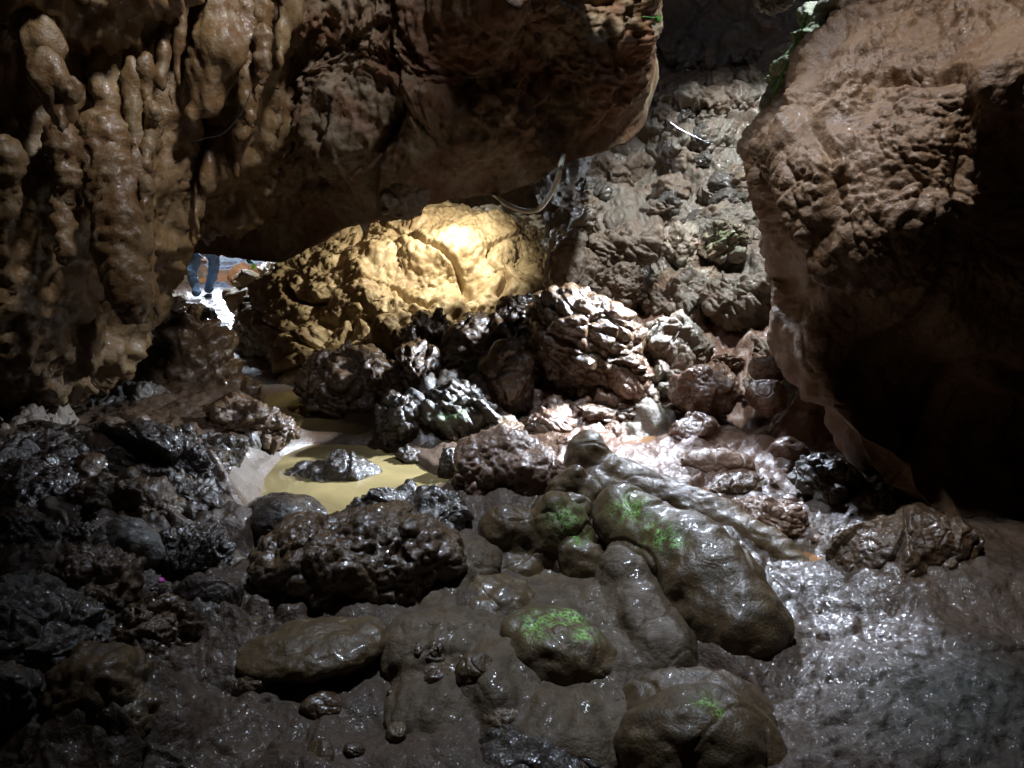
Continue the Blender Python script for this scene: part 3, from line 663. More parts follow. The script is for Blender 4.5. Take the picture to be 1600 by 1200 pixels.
# -- foreground left
rock('dark cauliflower boulder with a flat shining top in the left foreground', (385, 800, 708, 1000), 'knobby', 'mudrough', k=0.72, facet=0.15, name='boulder', cat='boulder', base=975, expo=2.8, n=7,
     extra=[(470, 900, 88, 85, 0, 0), (560, 880, 110, 85, 0, 0), (650, 880, 62, 72, 0, 0)])
rock('smooth black boulder shining behind the cauliflower boulder', (370, 772, 525, 860), 'smooth', 'dark', roll=15, k=0.8, facet=0.3, name='boulder', cat='boulder', base=850)
rock('thin muddy slab jutting out below the cauliflower boulder', (345, 965, 612, 1066), 'smooth', 'mud', facet=0.1, name='slab', cat='slab',
     blobs=[(480, 1012, 125, 26, -4, 3.02, 3.2), (560, 1006, 52, 32, -12, 3.08, 2.0), (410, 1000, 60, 20, 10, 3.1, 3.0), (470, 1035, 80, 20, 4, 2.95, 2.5)])
rock('squat brown rock right of the blue grey rock', (178, 930, 312, 1045), 'jagged', 'mudrough', k=0.85, facet=0.6, base=1030)
rock('blue grey striped rock at the left edge', (-70, 915, 168, 1060), 'layered', 'grey', roll=18, k=0.7, facet=0.4, base=1030)
rock('dark grey rock at the left edge under the striped rock', (-80, 1010, 70, 1200), 'block', 'grey', k=0.7, facet=0.4, base=1180)
rock('bubbly yellow brown boulder in the bottom left corner', (45, 1015, 272, 1230), 'knobby', 'mud', k=0.8, facet=0.1, name='boulder', cat='boulder', base=1190, seed=5,
     extra=[(150, 1110, 85, 80, 0, 0), (200, 1140, 60, 75, 0, 0), (110, 1150, 60, 75, 0, 0), (150, 1060, 50, 40, 0, 0.1)])
rock('dark smooth stone with one white glint left of the cauliflower boulder', (272, 888, 372, 990), 'smooth', 'dark', k=0.8, facet=0.55, name='stone', cat='stone', base=980)
rock('flat pebble below the dark smooth stone', (300, 978, 360, 1004), 'smooth', 'mudrough', k=1.0, name='stone', cat='stone')
rock('grainy brown rock at the left edge above the striped rock', (-40, 795, 102, 905), 'grainy', 'dark', k=0.8)
rock('glittering grainy rock right of the left edge, behind the striped rock', (70, 862, 205, 965), 'grainy', 'mudrough', roll=15, k=0.8)
rock('smooth grey tongue of rock leaning right among the glittering rocks', (150, 810, 255, 905), 'smooth', 'grey', roll=38, k=0.6, facet=0.3)
rock('knobbed dark stone beside the grey tongue', (100, 815, 150, 880), 'knobby', 'dark', k=0.8, name='stone', cat='stone')
rock('glossy crinkled rock right of the grey tongue', (238, 825, 352, 905), 'jagged', 'dark', k=0.8)
rock('sparkling crusted rock sloping above the grey tongue', (120, 742, 268, 860), 'grainy', 'mudrough', roll=25, k=0.7)
rock('crumbly sparkling rock just left of the smooth black boulder', (240, 752, 350, 840), 'grainy', 'dark', roll=20, k=0.8)
rock('dark rock with round knobs at the left edge under the wall', (-50, 735, 120, 810), 'knobby', 'dark', k=0.8)
# -- left bank
rock('long dark rock lying behind the pale silt bank', (150, 670, 356, 785), 'jagged', 'dark', roll=12, k=0.6, base=765)
rock('craggy brown rock at the top of the silt bank, by the puddle', (315, 632, 452, 706), 'jagged', 'mudrough', roll=8, k=0.7, base=700)
rock('squarish dark stone in front of the craggy brown rock', (300, 672, 392, 745), 'block', 'dark', k=0.8, facet=0.7)
rock('thin upright slate of rock between craggy rock and silt bank', (372, 672, 405, 716), 'block', 'grey', roll=40, k=0.8, facet=0.7, name='stone', cat='stone')
rock('pale brown flat rock under the hanging wall at the left edge', (-40, 640, 128, 705), 'jagged', 'tan', k=0.8)
rock('dark broken rock in front of the flat pale rock', (-40, 685, 175, 770), 'jagged', 'dark', k=0.7)
rock('big dark heap with brown flanks dividing the puddle from the left bank', (235, 495, 420, 668), 'jagged', 'mudrough', facet=0.5, name='boulder', cat='boulder',
     blobs=[(300, 535, 48, 40, 20, 6.9, 1.0), (305, 595, 78, 62, 0, 6.8, 0.9), (352, 622, 62, 46, 25, 6.6, 0.9), (262, 580, 42, 46, 0, 6.9, 1.0), (330, 560, 40, 40, 40, 6.9, 1.0)])
rock('small black cap of rock topping the dark heap in front of the legs', (278, 472, 340, 522), 'block', 'mudrough', k=0.8, facet=0.5, depth=8.3)
rock('two toned grey and tan pointed rock leaning on the dark heap', (212, 536, 282, 602), 'block', 'tan', roll=20, k=0.8, facet=0.8, depth=6.9)
rock('tan ribbed rock left of the pointed rock', (158, 530, 225, 605), 'layered', 'tan', roll=-20, k=0.8, depth=7.1)
rock('folded dark grey rock below the pointed rock', (135, 595, 262, 672), 'layered', 'grey', roll=-15, k=0.7, depth=6.2)
rock('pale block of rock at the foot of the left wall near the cave mouth', (238, 455, 302, 512), 'block', 'tan', k=0.9, facet=0.6, depth=10.2)
rock('small white wet stone by the pale block', (232, 500, 262, 532), 'block', 'grey', k=0.9, name='stone', cat='stone', depth=9.4)
rock('speckled wet rock in the corner under the left wall', (120, 585, 185, 640), 'grainy', 'tan', k=0.8, depth=6.8)
# -- pool
rock('flat dark rock lying in the yellow pool', (440, 714, 602, 790), 'block', 'dark', roll=-6, k=0.5, facet=0.4, base=768)
rock('tiny stone poking out of the pool behind the flat dark rock', (510, 694, 536, 708), 'block', 'dark', k=1.0, name='stone', cat='stone')
rock('crusty wet stones at the right shore of the pool', (620, 702, 668, 738), 'grainy', 'dark', roll=20, k=0.9, name='stone', cat='stone')
rock('pebble just below the crusty shore stones', (598, 733, 622, 746), 'block', 'dark', k=1.0, name='stone', cat='stone')
rock('sharp black rock rising at the far right of the pool', (588, 622, 660, 705), 'jagged', 'dark', roll=20, k=0.8, facet=0.7)
rock('low line of rough wet rocks on the near right shore of the pool', (535, 762, 735, 862), 'grainy', 'dark', roll=-8, k=0.6, base=845)
rock('rough stone in front of the wet shore rocks', (640, 830, 735, 900), 'grainy', 'mudrough', k=0.8, name='stone', cat='stone')
rock('knobbly brown boulder with a wet shining top right of the pool', (712, 680, 885, 815), 'knobby', 'red', roll=8, k=0.7, facet=0.3, base=800, name='boulder', cat='boulder')
rock('thin crusted stone left of the knobbly brown boulder', (690, 705, 745, 745), 'grainy', 'dark', k=0.9, name='stone', cat='stone')
# -- wall of rocks between pool and mound
rock('greenish grey ridged boulder at the right end of the pool', (650, 598, 790, 706), 'jagged', 'grey', roll=-12, k=0.7, facet=0.7, name='boulder', cat='boulder', base=690, sheen_moss=[(700, 650, 22, .5)])
rock('brown ribbed rock hiding the foot of the mound', (460, 535, 618, 668), 'layered', 'mudrough', k=0.75, facet=0.3, base=655)
rock('dark rugged rock right of the ribbed rock', (600, 545, 700, 668), 'jagged', 'mudrough', k=0.8, base=665)
rock('large rounded dark boulder in front of the mound, with a pale wet dent', (688, 484, 798, 605), 'block', 'mudrough', k=0.9, facet=0.6, name='boulder', cat='boulder', depth=6.6)
rock('narrow brown rock standing between the rounded boulder and ridge rock', (748, 538, 840, 655), 'block', 'mudrough', roll=10, k=0.8, facet=0.6, depth=6.1)
rock('knotty brown rock on the left shoulder of the rounded boulder', (622, 485, 712, 590), 'jagged', 'mudrough', k=0.8, depth=6.9)
rock('green tinted stones under the rounded dark boulder', (690, 555, 765, 640), 'jagged', 'grey', k=0.8, depth=6.3, sheen_moss=[(735, 580, 25, .6), (712, 600, 20, .4)])
rock('black scaly rock at the left of the ridge rock', (820, 490, 900, 570), 'jagged', 'dark', k=0.8, depth=6.4)
rock('great slanting ridge rock with comb like wet edges in the middle', (822, 468, 1020, 628), 'layered', 'mudrough', roll=24, k=0.65, facet=0.55, depth=6.25, n=7, name='boulder', cat='boulder')
rock('smooth reddish block under the right end of the ridge rock', (945, 560, 1012, 632), 'block', 'red', k=0.8, facet=0.7, depth=6.1)
rock('jumbled dark stones between the rounded boulder and the mound', (778, 462, 856, 535), 'jagged', 'mudrough', k=0.8, depth=6.8)
rock('brown rock shelf under the ridge rock in deep shade', (780, 600, 1010, 700), 'block', 'red', k=0.6, facet=0.3, depth=6.3)
u = rock('upright pale rock with a white rim right of the lit mound', (846, 368, 935, 490), 'block', 'tan', roll=8, k=0.7, facet=0.7, depth=7.3)
pts = spline([P(x, y, 7.15) for x, y in [(850, 440), (855, 410), (860, 385), (866, 365), (874, 356), (882, 368)]], 26)
v, f = tube(pts, 0.022+0.012*np.sin(np.arange(26)*1.9), 8); v = v+normals(v, f)*(0.012*fbm(v/0.03, 2, 5))[:, None]
put('calcite_rim', v, f, M['calcite'], parent=u)
rock('laminated grey rock crest right of the upright pale rock', (905, 352, 1032, 432), 'layered', 'tan', roll=-10, k=0.6, facet=0.4, depth=7.6)
rock('brown wedge stone under the laminated crest', (925, 415, 1010, 482), 'jagged', 'tan', k=0.8, depth=7.1)
# -- stones on the slope, larger ones individually
rock('grey crumpled rock in the middle of the slope', (1010, 430, 1120, 520), 'jagged', 'slope', k=0.7, depth=7.0)
rock('wet dimpled rock at the right of the slope beside the hanging boulder', (1110, 420, 1245, 520), 'jagged', 'slope', k=0.6, depth=6.7)
rock('ridged rock on the slope right of the ridge rock', (1000, 495, 1090, 590), 'jagged', 'slope', k=0.7, depth=6.4)
rock('shining lumpy rock low on the slope', (1050, 570, 1155, 650), 'grainy', 'red', k=0.7, depth=6.0)
rock('upper of the stacked wet slabs beside the hanging boulder', (1170, 555, 1232, 600), 'smooth', 'red', k=0.8, facet=0.4, depth=5.8, name='slab', cat='slab')
rock('lower of the stacked wet slabs beside the hanging boulder', (1165, 595, 1232, 650), 'smooth', 'red', k=0.8, facet=0.5, depth=5.6, name='slab', cat='slab')
rock('light green stone high on the slope under the cable', (1100, 345, 1165, 410), 'jagged', 'slope', k=0.8, depth=7.6, sheen_moss=[(1130, 375, 30, .4)])
rock('long pale rock crossing the top of the slope', (1030, 345, 1120, 420), 'jagged', 'slope', k=0.7, depth=7.9)
# -- red floor below the slope
rock('flat topped red stone behind the pointed ridge', (1040, 648, 1118, 708), 'block', 'red', k=0.8, facet=0.7, name='stone', cat='stone')
rock('smooth bone shaped stone shining on the red mud', (1058, 698, 1182, 750), 'smooth', 'red', roll=4, k=0.5, facet=0.1, name='stone', cat='stone')
rock('slanting brown stone below the bone shaped stone', (1115, 742, 1212, 785), 'block', 'mudrough', roll=8, k=0.6, facet=0.6, name='stone', cat='stone')
rock('ribbed dark red stone above the glistening mud', (1138, 776, 1268, 846), 'layered', 'red', roll=6, k=0.6, facet=0.3, name='stone', cat='stone')
rock('rounded stone at the right of the bone shaped stone', (1202, 682, 1262, 736), 'smooth', 'red', k=0.8, facet=0.3, name='stone', cat='stone')
rock('small red stone touching the left flank of the pointed ridge', (866, 680, 906, 712), 'block', 'red', k=0.9, name='stone', cat='stone')
rock('little grey stone behind the red brown puddle', (1000, 652, 1040, 672), 'block', 'grey', k=0.9, name='stone', cat='stone')
rock('brown stone between puddle and flat topped red stone', (935, 660, 975, 684), 'block', 'red', k=0.9, name='stone', cat='stone')
rock('smooth brown rock tucked under the hanging boulder', (1215, 590, 1305, 700), 'smooth', 'red', roll=35, k=0.7, facet=0.2, base=690)
rock('pale wavy rock lying at the foot of the hanging boulder', (1240, 715, 1362, 800), 'layered', 'grey', roll=20, k=0.7, facet=0.3)
rock('pale smooth stone in front of the wavy rock', (1275, 752, 1330, 806), 'smooth', 'grey', roll=30, k=0.8, facet=0.3, name='stone', cat='stone')
rock('dark stone under the lower tip of the hanging boulder', (1340, 770, 1420, 815), 'block', 'mudrough', k=0.8, name='stone', cat='stone')
rock('broad grey brown slab sloping on the right below the hanging boulder', (1305, 795, 1520, 935), 'block', 'mudrough', roll=-12, k=0.6, facet=0.3, base=905, name='slab', cat='slab')
rock('round pebble lying on the mud by the ribbed dark red stone', (1180, 680, 1208, 704), 'smooth', 'red', k=0.9, name='stone', cat='stone')

# ------------------------------------------------------------------ floor mesh
NX, NY = 640, 760
yy = 0.9*np.exp(np.linspace(0, math.log(19/0.9), NY)); uu = np.linspace(-1.12, 1.12, NX)
X = uu[None, :]*(0.75*yy[:, None]+0.35); Y = np.repeat(yy[:, None], NX, 1)
Z = zf(X, Y)
lift = np.zeros_like(Z)
for fx, fy, fr, fz in FOOT:                                  # mud banked up round the sunken boulders
    m_ = (np.abs(X-fx) < 2*fr) & (np.abs(Y-fy) < 2*fr)
    rho = np.hypot(X[m_]-fx, Y[m_]-fy)/fr
    lift[m_] = np.maximum(lift[m_], np.maximum(fz-Z[m_], 0)*(1-sstep(0.55, 1.75, rho)))
Z = Z+lift*sstep(0.0, 0.25, np.minimum.reduce([poly_dist(X, Y, q) for q in (POOL, PUD2, PUD3, PUD4, PUD5)]))*sstep(0.15, 0.45, seg_dist(X, Y, PATH))
pv = np.stack([X.ravel(), Y.ravel(), Z.ravel()], 1)
dpool = np.minimum.reduce([poly_dist(X, Y, q) for q in (POOL, PUD2)]).ravel()
dpath = seg_dist(X, Y, PATH).ravel()
q2 = pv*np.array([1, 1, 0])
rough_amt = np.clip(sstep(0.0, 0.35, dpool), 0.15, 1)
calm = 1-0.75*sstep(0.9, 0.5, pv[:, 0])*sstep(-1.2, -0.7, pv[:, 0])*sstep(4.0, 3.5, pv[:, 1])
fine = calm*(0.030*fbm(q2/0.28, 4, 12, 0.55, True) + 0.026*facets(warp(q2, 0.2, 3)/0.24, 14) + 0.012*fbm(q2/0.07, 3, 15, 0.6) + 0.004*domes(q2/0.055, 19)*sstep(-0.1, 0.3, perlin(q2/0.5, 8)))
rocky = np.clip(sstep(0.2, -0.9, pv[:, 0]+0.5)*sstep(5.3, 4.6, pv[:, 1]) + sstep(5.4, 6.0, pv[:, 1])*sstep(9, 8, pv[:, 1])*sstep(-0.9, -0.5, pv[:, 0]), 0, 1)*sstep(0.0, 0.35, dpool)*sstep(0.3, 0.7, dpath)
qa = warp(pv*np.array([1, 1, 0.3]), 0.3, 77, 0.3)
strip = np.exp(-((pv[:, 0]-1.35)/0.5)**2-((pv[:, 1]-3.2)/0.8)**2)
w1, w2, _, _ = worley(warp(q2, 0.25, 6, 0.3)/0.30, 17)
fine = fine*(1-0.65*strip) + strip*(0.03*fbm(q2/0.35, 2, 25)-0.022*np.clip(1-(w2-w1)*7, 0, 1)+0.006*fbm(q2/0.03, 2, 26))
fine += (1-calm)*0.05*fbm(q2/0.3, 2, 18) + (1-calm)*0.03*facets(warp(q2, .2, 9)/0.33, 20)
fine += rocky*(0.13*facets(qa/0.42, 71) + 0.06*facets(qa/0.17, 72)) 
fine = fine*np.where(dpath < 0.5, 0.6, 1.0)
pv[:, 2] += fine*rough_amt
gi = np.arange(NX*NY).reshape(NY, NX)
gf = np.stack([gi[:-1, :-1].ravel(), gi[:-1, 1:].ravel(), gi[1:, 1:].ravel(), gi[1:, :-1].ravel()], 1)
M['floor'] = rock_mat('wet_floor_mud', (0.058, 0.036, 0.021), (0.090, 0.054, 0.031), (0.042, 0.028, 0.018), (0.12, 0.38), 8, 0.9, 70, coat=0.9)
# tint: the red clay at the foot of the slope, the pale silt bank by the pool, grey gravel on the path
nt = M['floor'].node_tree; bs = nt.nodes['Principled BSDF']; src = bs.inputs['Base Color'].links[0].from_socket
ta = nt.nodes.new('ShaderNodeAttribute'); ta.attribute_name = 'tint'
tm = nt.nodes.new('ShaderNodeMix'); tm.data_type = 'RGBA'; nt.links.new(ta.outputs['Alpha'], tm.inputs['Factor'])
wa = nt.nodes.new('ShaderNodeAttribute'); wa.attribute_name = 'wet'
wm = nt.nodes.new('ShaderNodeMath'); wm.operation = 'MULTIPLY_ADD'; wm.inputs[1].default_value = 0.85; wm.inputs[2].default_value = 0.08
nt.links.new(wa.outputs['Fac'], wm.inputs[0]); nt.links.new(wm.outputs[0], bs.inputs['Coat Weight'])
rs_ = bs.inputs['Roughness'].links[0].from_socket; ra = nt.nodes.new('ShaderNodeMath'); ra.operation = 'MULTIPLY_ADD'; ra.inputs[1].default_value = -0.35; ra.inputs[2].default_value = 0.40
rb = nt.nodes.new('ShaderNodeMath'); rb.operation = 'ADD'; nt.links.new(wa.outputs['Fac'], ra.inputs[0]); nt.links.new(ra.outputs[0], rb.inputs[0]); nt.links.new(rs_, rb.inputs[1]); nt.links.new(rb.outputs[0], bs.inputs['Roughness'])
nt.links.new(src, tm.inputs[6]); nt.links.new(ta.outputs['Color'], tm.inputs[7]); nt.links.new(tm.outputs[2], bs.inputs['Base Color'])
floor = put('ground', pv, gf, M['floor'], origin=np.zeros(3)); prop(floor, 'wet brown mud floor of the cave', kind='structure')
tint = np.zeros((len(pv), 4), f32)
red = sstep(4.0, 5.2, pv[:, 1])*sstep(0.0, 0.8, pv[:, 0]); tint[:, :3] = (0.20, 0.105, 0.065); tint[:, 3] = 0.8*red
silt_poly = poly_px([(335, 770), (380, 730), (430, 690), (470, 665), (478, 690), (425, 720), (400, 760), (395, 800), (350, 800)], 0)
ks = (1-sstep(-0.05, 0.15, poly_dist(pv[:, 0], pv[:, 1], silt_poly)))
tint[:, :3] += (np.array([0.16, 0.13, 0.10], f32)-tint[:, :3])*ks[:, None]; tint[:, 3] = np.maximum(tint[:, 3], 0.85*ks)
kp = 1-sstep(0.15, 0.6, dpath); tint[:, :3] += (np.array([0.25, 0.24, 0.24], f32)-tint[:, :3])*kp[:, None]; tint[:, 3] = np.maximum(tint[:, 3], 0.8*kp)
kg = np.exp(-((pv[:, 0]-1.45)/0.5)**2-((pv[:, 1]-2.15)/0.5)**2); tint[:, :3] += (np.array([0.13, 0.14, 0.12], f32)-tint[:, :3])*kg[:, None]; tint[:, 3] = np.maximum(tint[:, 3], 0.5*kg)
wet = np.clip(sstep(3.9, 4.8, pv[:, 1]) + 1.1*strip + 0.9*sstep(0.45, 0.1, dpool) + 1.0*kp + 0.4*rocky, 0, 1)*np.clip(0.75+0.6*perlin(pv/0.4, 44), 0.2, 1)
wt = floor.data.attributes.new('wet', 'FLOAT', 'POINT'); wt.data.foreach_set('value', wet.astype(f32))
ca = floor.data.attributes.new('tint', 'FLOAT_COLOR', 'POINT'); ca.data.foreach_set('color', tint.ravel())

# -- loose small stones nobody could tell apart
rs = np.random.RandomState(11); protos = []; NAMED = list(ROCKS)
for k_ in range(6):
    v, f = body(3, 400+k_, 0.8); v = v*np.array([1, 0.8, 0.62]); n_ = normals(v, f); v = v+n_*(0.10*fbm(v/0.6, 3, 410+k_))[:, None]
    for mt in ('red', 'mudrough', 'slope', 'dark'):
        me = mesh_np('stone', v, f, 3); me.materials.append(M[mt]); protos.append((mt, me))
STOP = set('with in at by below above left right of behind under on cut running sloping lying rising poking standing hiding leaning dividing jutting wedged beside between tucked crossing just among and that touching from high low shining'.split())
def short(label):
    w = label.replace(',', '').split(); out = []
    for x in w:
        if x in STOP and len(out) >= 2: break
        out.append(x)
    return ' '.join(out[:6])
USED = set()
def where_label(kind, p):
    rel = np.asarray(p)-CAM; dp = rel@FW; px, py = 800+F_PX*(rel@RT)/dp, 600-F_PX*(rel@UP)/dp
    cand = []
    for r in NAMED:
        q = np.array(r.location)-CAM; dq = q@FW; qx, qy = 800+F_PX*(q@RT)/dq, 600-F_PX*(q@UP)/dq
        cand.append((math.hypot(px-qx, 1.6*(py-qy)), px-qx, py-qy, short(r['label'])))
    cand.sort()
    for dist, dx, dy, nm in cand[:26]:
        hz = ('right of' if dx > 0 else 'left of') if abs(dx) > 0.6*abs(dy) else ''; vt = ('below' if dy > 0 else 'above') if abs(dy) > 0.6*abs(dx) else ''
        side = (vt+' and '+hz) if hz and vt else (hz or vt)
        lab = '%s %s the %s' % (kind, side, nm)
        if lab not in USED: USED.add(lab); return lab
    a, b = cand[0][3], cand[1][3]; lab = '%s between the %s and %s' % (kind, a, b)
    lab = ' '.join(lab.split()[:16])
    return lab
def scatter(poly, count, smin, smax, mats, label, group, name='stone'):
    xs = [p[0] for p in poly]; ys = [p[1] for p in poly]; pp = np.array(poly, float); c = 0; tries = 0
    while c < count and tries < 4000:
        tries += 1; x, y = rs.uniform(min(xs), max(xs)), rs.uniform(min(ys), max(ys))
        if poly_dist(np.array([x]), np.array([y]), pp)[0] > 0: continue
        p, d = hit(x, y)
        if any(poly_dist(np.array([p[0]]), np.array([p[1]]), q)[0] < 0 for q in (POOL, PUD2)): continue
        mt = mats[rs.randint(len(mats))]; me = [m for a, m in protos if a == mt]; me = me[rs.randint(len(me))]
        s = rs.uniform(smin, smax)**1.0*d/F_PX
        o = bpy.data.objects.new(name, me); COL.objects.link(o)
        o.location = (p[0], p[1], p[2]+0.25*s); o.rotation_euler = (rs.uniform(-.5, .5), rs.uniform(-.5, .5), rs.uniform(0, 6.3)); o.scale = (s, s*rs.uniform(.7, 1.1), s*rs.uniform(.6, 1))
        prop(o, where_label(label, p) if group.startswith('mid') or group.startswith('mud') else label, name, group); c += 1
protos_small = protos; protos = []
for k_ in range(6):
    v, f = body(5, 500+k_, 0.8); v = v*np.array([1, 0.75, 0.6+0.06*k_]); v = v+normals(v, f)*disp(('jagged', 'block', 'layered')[k_ % 3], v, 0.9, 510+k_)[:, None]
    for mt in ('red', 'mudrough', 'slope', 'dark', 'tan', 'grey'):
        me = mesh_np('rock', v, f, 3); me.materials.append(M[mt]); protos.append((mt, me))
scatter([(0, 690), (330, 690), (380, 790), (240, 850), (340, 980), (0, 920)], 40, 22, 48, ['dark', 'dark', 'mudrough', 'grey'], 'middling dark rock', 'middling rocks on the left bank', 'rock')
scatter([(600, 590), (1000, 590), (1010, 660), (800, 690), (640, 690)], 30, 20, 44, ['tan', 'mudrough', 'red', 'mudrough'], 'middling wet rock', 'middling rocks before the mound', 'rock')
_rel = SLOPE_V-CAM; _d = _rel@FW; _x = 800+F_PX*(_rel@RT)/_d; _y = 600-F_PX*(_rel@UP)/_d
for px_, py_, n_, s0, s1 in [((1010, 1175), (255, 420), 34, 22, 46), ((1060, 1190), (70, 260), 26, 22, 48), ((1000, 1235), (420, 560), 22, 20, 40), ((870, 1020), (240, 400), 12, 24, 44)]:
    idx = np.where((_x > px_[0]) & (_x < px_[1]) & (_y > py_[0]) & (_y < py_[1]))[0]; idx = idx[rs.permutation(len(idx))[:n_]]
    for i_ in idx:
        p_ = SLOPE_V[i_]; mt = ('slope', 'slope', 'tan', 'grey')[rs.randint(4)]; me = [m for a, m in protos if a == mt][rs.randint(6)]
        sz = rs.uniform(s0, s1)*_d[i_]/F_PX; o = bpy.data.objects.new('rock', me); COL.objects.link(o); o.location = (p_[0], p_[1]+0.15*sz, p_[2]-0.1*sz)
        o.rotation_euler = (rs.uniform(-.6, .6), rs.uniform(-.6, .6), rs.uniform(0, 6.3)); o.scale = (sz, sz*rs.uniform(.7, 1.1), sz*rs.uniform(.7, 1.1))
        prop(o, where_label({'slope': 'pale broken rock', 'tan': 'tan broken rock', 'grey': 'grey broken rock'}[mt], o.location), 'rock', 'broken rocks of the lit slope')
scatter([(1000, 560), (1230, 540), (1230, 650), (1000, 650)], 26, 16, 36, ['slope', 'red', 'tan'], 'middling pale rock', 'middling rocks low on the slope', 'rock')
scatter([(480, 780), (740, 780), (720, 830), (520, 830)], 12, 14, 30, ['dark', 'mudrough'], 'little shore rock', 'middling rocks on the near shore of the pool', 'rock')
protos = []
for k_ in range(5):
    v, f = body(5, 600+k_, 0.35); v = v*np.array([1, 0.8, 0.6+0.05*k_]); v = v+normals(v, f)*disp(('smooth', 'smooth', 'block')[k_ % 3], v, 0.9, 610+k_)[:, None]
    for mt in ('mud', 'mudrough'):
        me = mesh_np('stone', v, f, 3); me.materials.append(M[mt]); protos.append((mt, me))
protos += protos[:2]
scatter([(590, 1000), (760, 940), (1000, 1000), (980, 1160), (700, 1190), (360, 1190), (330, 1090)], 20, 18, 46, ['mud', 'mudrough'], 'mud coated stone', 'mud coated stones of the foreground')
scatter([(690, 850), (760, 870), (740, 960), (640, 1010), (600, 980)], 10, 16, 34, ['mud', 'mudrough'], 'muddy lump', 'mud coated stones between the boulders')
protos = protos_small
scatter([(930, 660), (1230, 640), (1300, 720), (1330, 800), (1280, 850), (1230, 830), (1100, 720)], 46, 6, 17, ['red', 'red', 'mudrough'], 'small red stone loose on the wet clay below the slope', 'small red stones below the slope')
scatter([(600, 1030), (780, 1100), (980, 1120), (760, 1150), (560, 1120)], 14, 4, 10, ['mudrough', 'dark'], 'small muddy stone in the dark hollow of the foreground', 'small muddy stones in the foreground')
scatter([(1240, 880), (1330, 860), (1420, 980), (1300, 1050), (1225, 1050)], 26, 4, 12, ['mudrough', 'dark'], 'small stone in the glistening mud at the right', 'small stones in the glistening mud')
scatter([(20, 700), (330, 700), (380, 800), (330, 960), (20, 900)], 40, 6, 18, ['mudrough', 'dark'], 'small dark stone between the rocks of the left bank', 'small stones on the left bank')
scatter([(330, 462), (400, 462), (440, 590), (390, 570)], 26, 3, 7, ['slope', 'dark'], 'small wet stone on the path to the cave mouth', 'small stones on the path')

# ------------------------------------------------------------------ cave mouth, back left
bank = [L(330, 446, 14.7, 120, 22, 0.5), L(390, 445, 14.2, 34, 34, 0.5), L(280, 446, 14.6, 34, 20, 0.5)]
v, f = remesh(bank, 0.04, 4); n_ = normals(v, f); v = v+n_*(0.08*fbm(v/0.4, 4, 7)+0.05*facets(v/0.3, 8))[:, None]
o = put('clay_bank', v, f, rock_mat('orange_clay', (0.30, 0.13, 0.045), (0.24, 0.105, 0.04), None, (0.5, 0.8), 5, 0.7)); prop(o, 'orange clay bank behind the legs at the cave mouth', 'clay bank')
gx, gy = np.meshgrid(np.linspace(-60, 60, 60), np.linspace(18.5, 120, 60)); gz = 0.25*fbm(np.stack([gx.ravel()/6, gy.ravel()/6, gx.ravel()*0], 1), 3, 5)-0.1
g = np.arange(3600).reshape(60, 60)
o = put('ground', np.stack([gx.ravel(), gy.ravel(), gz], 1), np.stack([g[:-1, :-1].ravel(), g[:-1, 1:].ravel(), g[1:, 1:].ravel(), g[1:, :-1].ravel()], 1), plain('pale_gravel', (0.5, 0.42, 0.36), 0.9)); prop(o, 'sunlit pale ground outside the cave mouth', kind='structure')

# ------------------------------------------------------------------ the person at the cave mouth
def skin_mesh(name, joints, edges, mat, parent, sub=2):
    me = bpy.data.meshes.new(name); me.from_pydata([j[0] for j in joints], edges, []); o = bpy.data.objects.new(name, me); COL.objects.link(o)
    m = o.modifiers.new('skin', 'SKIN'); m.use_smooth_shade = True
    for i, j in enumerate(joints): me.skin_vertices[0].data[i].radius = (j[1], j[1])
    me.skin_vertices[0].data[0].use_root = True
    s = o.modifiers.new('sub', 'SUBSURF'); s.levels = s.render_levels = sub
    dg = bpy.context.evaluated_depsgraph_get(); nm = bpy.data.meshes.new_from_object(o.evaluated_get(dg)); o.modifiers.clear(); o.data = nm
    for p_ in nm.polygons: p_.use_smooth = True
    if name in ('jeans', 'shirt'):                 # folds of the cloth
        c_ = np.array([x.co[:] for x in nm.vertices]); d_ = 0.022*fbm(c_/np.array([0.16, 0.16, 0.09]), 3, 61)
        for x, q_ in zip(nm.vertices, d_): x.co += x.normal*float(q_)
    nm.materials.clear(); nm.materials.append(mat); o.name = name
    if parent is not None: o.parent = parent; o.matrix_parent_inverse = Matrix.Translation(-parent.location)
    return o
fp, fd = hit(312, 470)
fd = min(fd, 12.4)
def J(px, py, dd, r): return (tuple(P(px, py, fd+dd)), r)
root = bpy.data.objects.new('person', None); COL.objects.link(root); root.location = P(318, 468, fd)
prop(root, 'person in blue jeans standing with legs apart at the cave mouth', 'person')
bpy.context.view_layer.update()
hip = J(320, 384, 0, 0.15)
body_j = [J(320, 374, 0, 0.14), J(322, 350, -0.10, 0.14), J(324, 325, -0.2, 0.15), J(325, 312, -0.25, 0.06), J(326, 300, -0.30, 0.085), J(326, 290, -0.30, 0.09),
          J(308, 322, -0.2, 0.065), J(302, 350, -0.28, 0.048), J(312, 378, -0.40, 0.038), J(318, 400, -0.42, 0.040),
          J(342, 322, -0.2, 0.065), J(350, 348, -0.25, 0.048), J(345, 372, -0.38, 0.036), J(338, 388, -0.42, 0.04)]
skin_mesh('body', body_j, [(0, 1), (1, 2), (2, 3), (3, 4), (4, 5), (2, 6), (6, 7), (7, 8), (8, 9), (2, 10), (10, 11), (11, 12), (12, 13)], M['skin'], root)
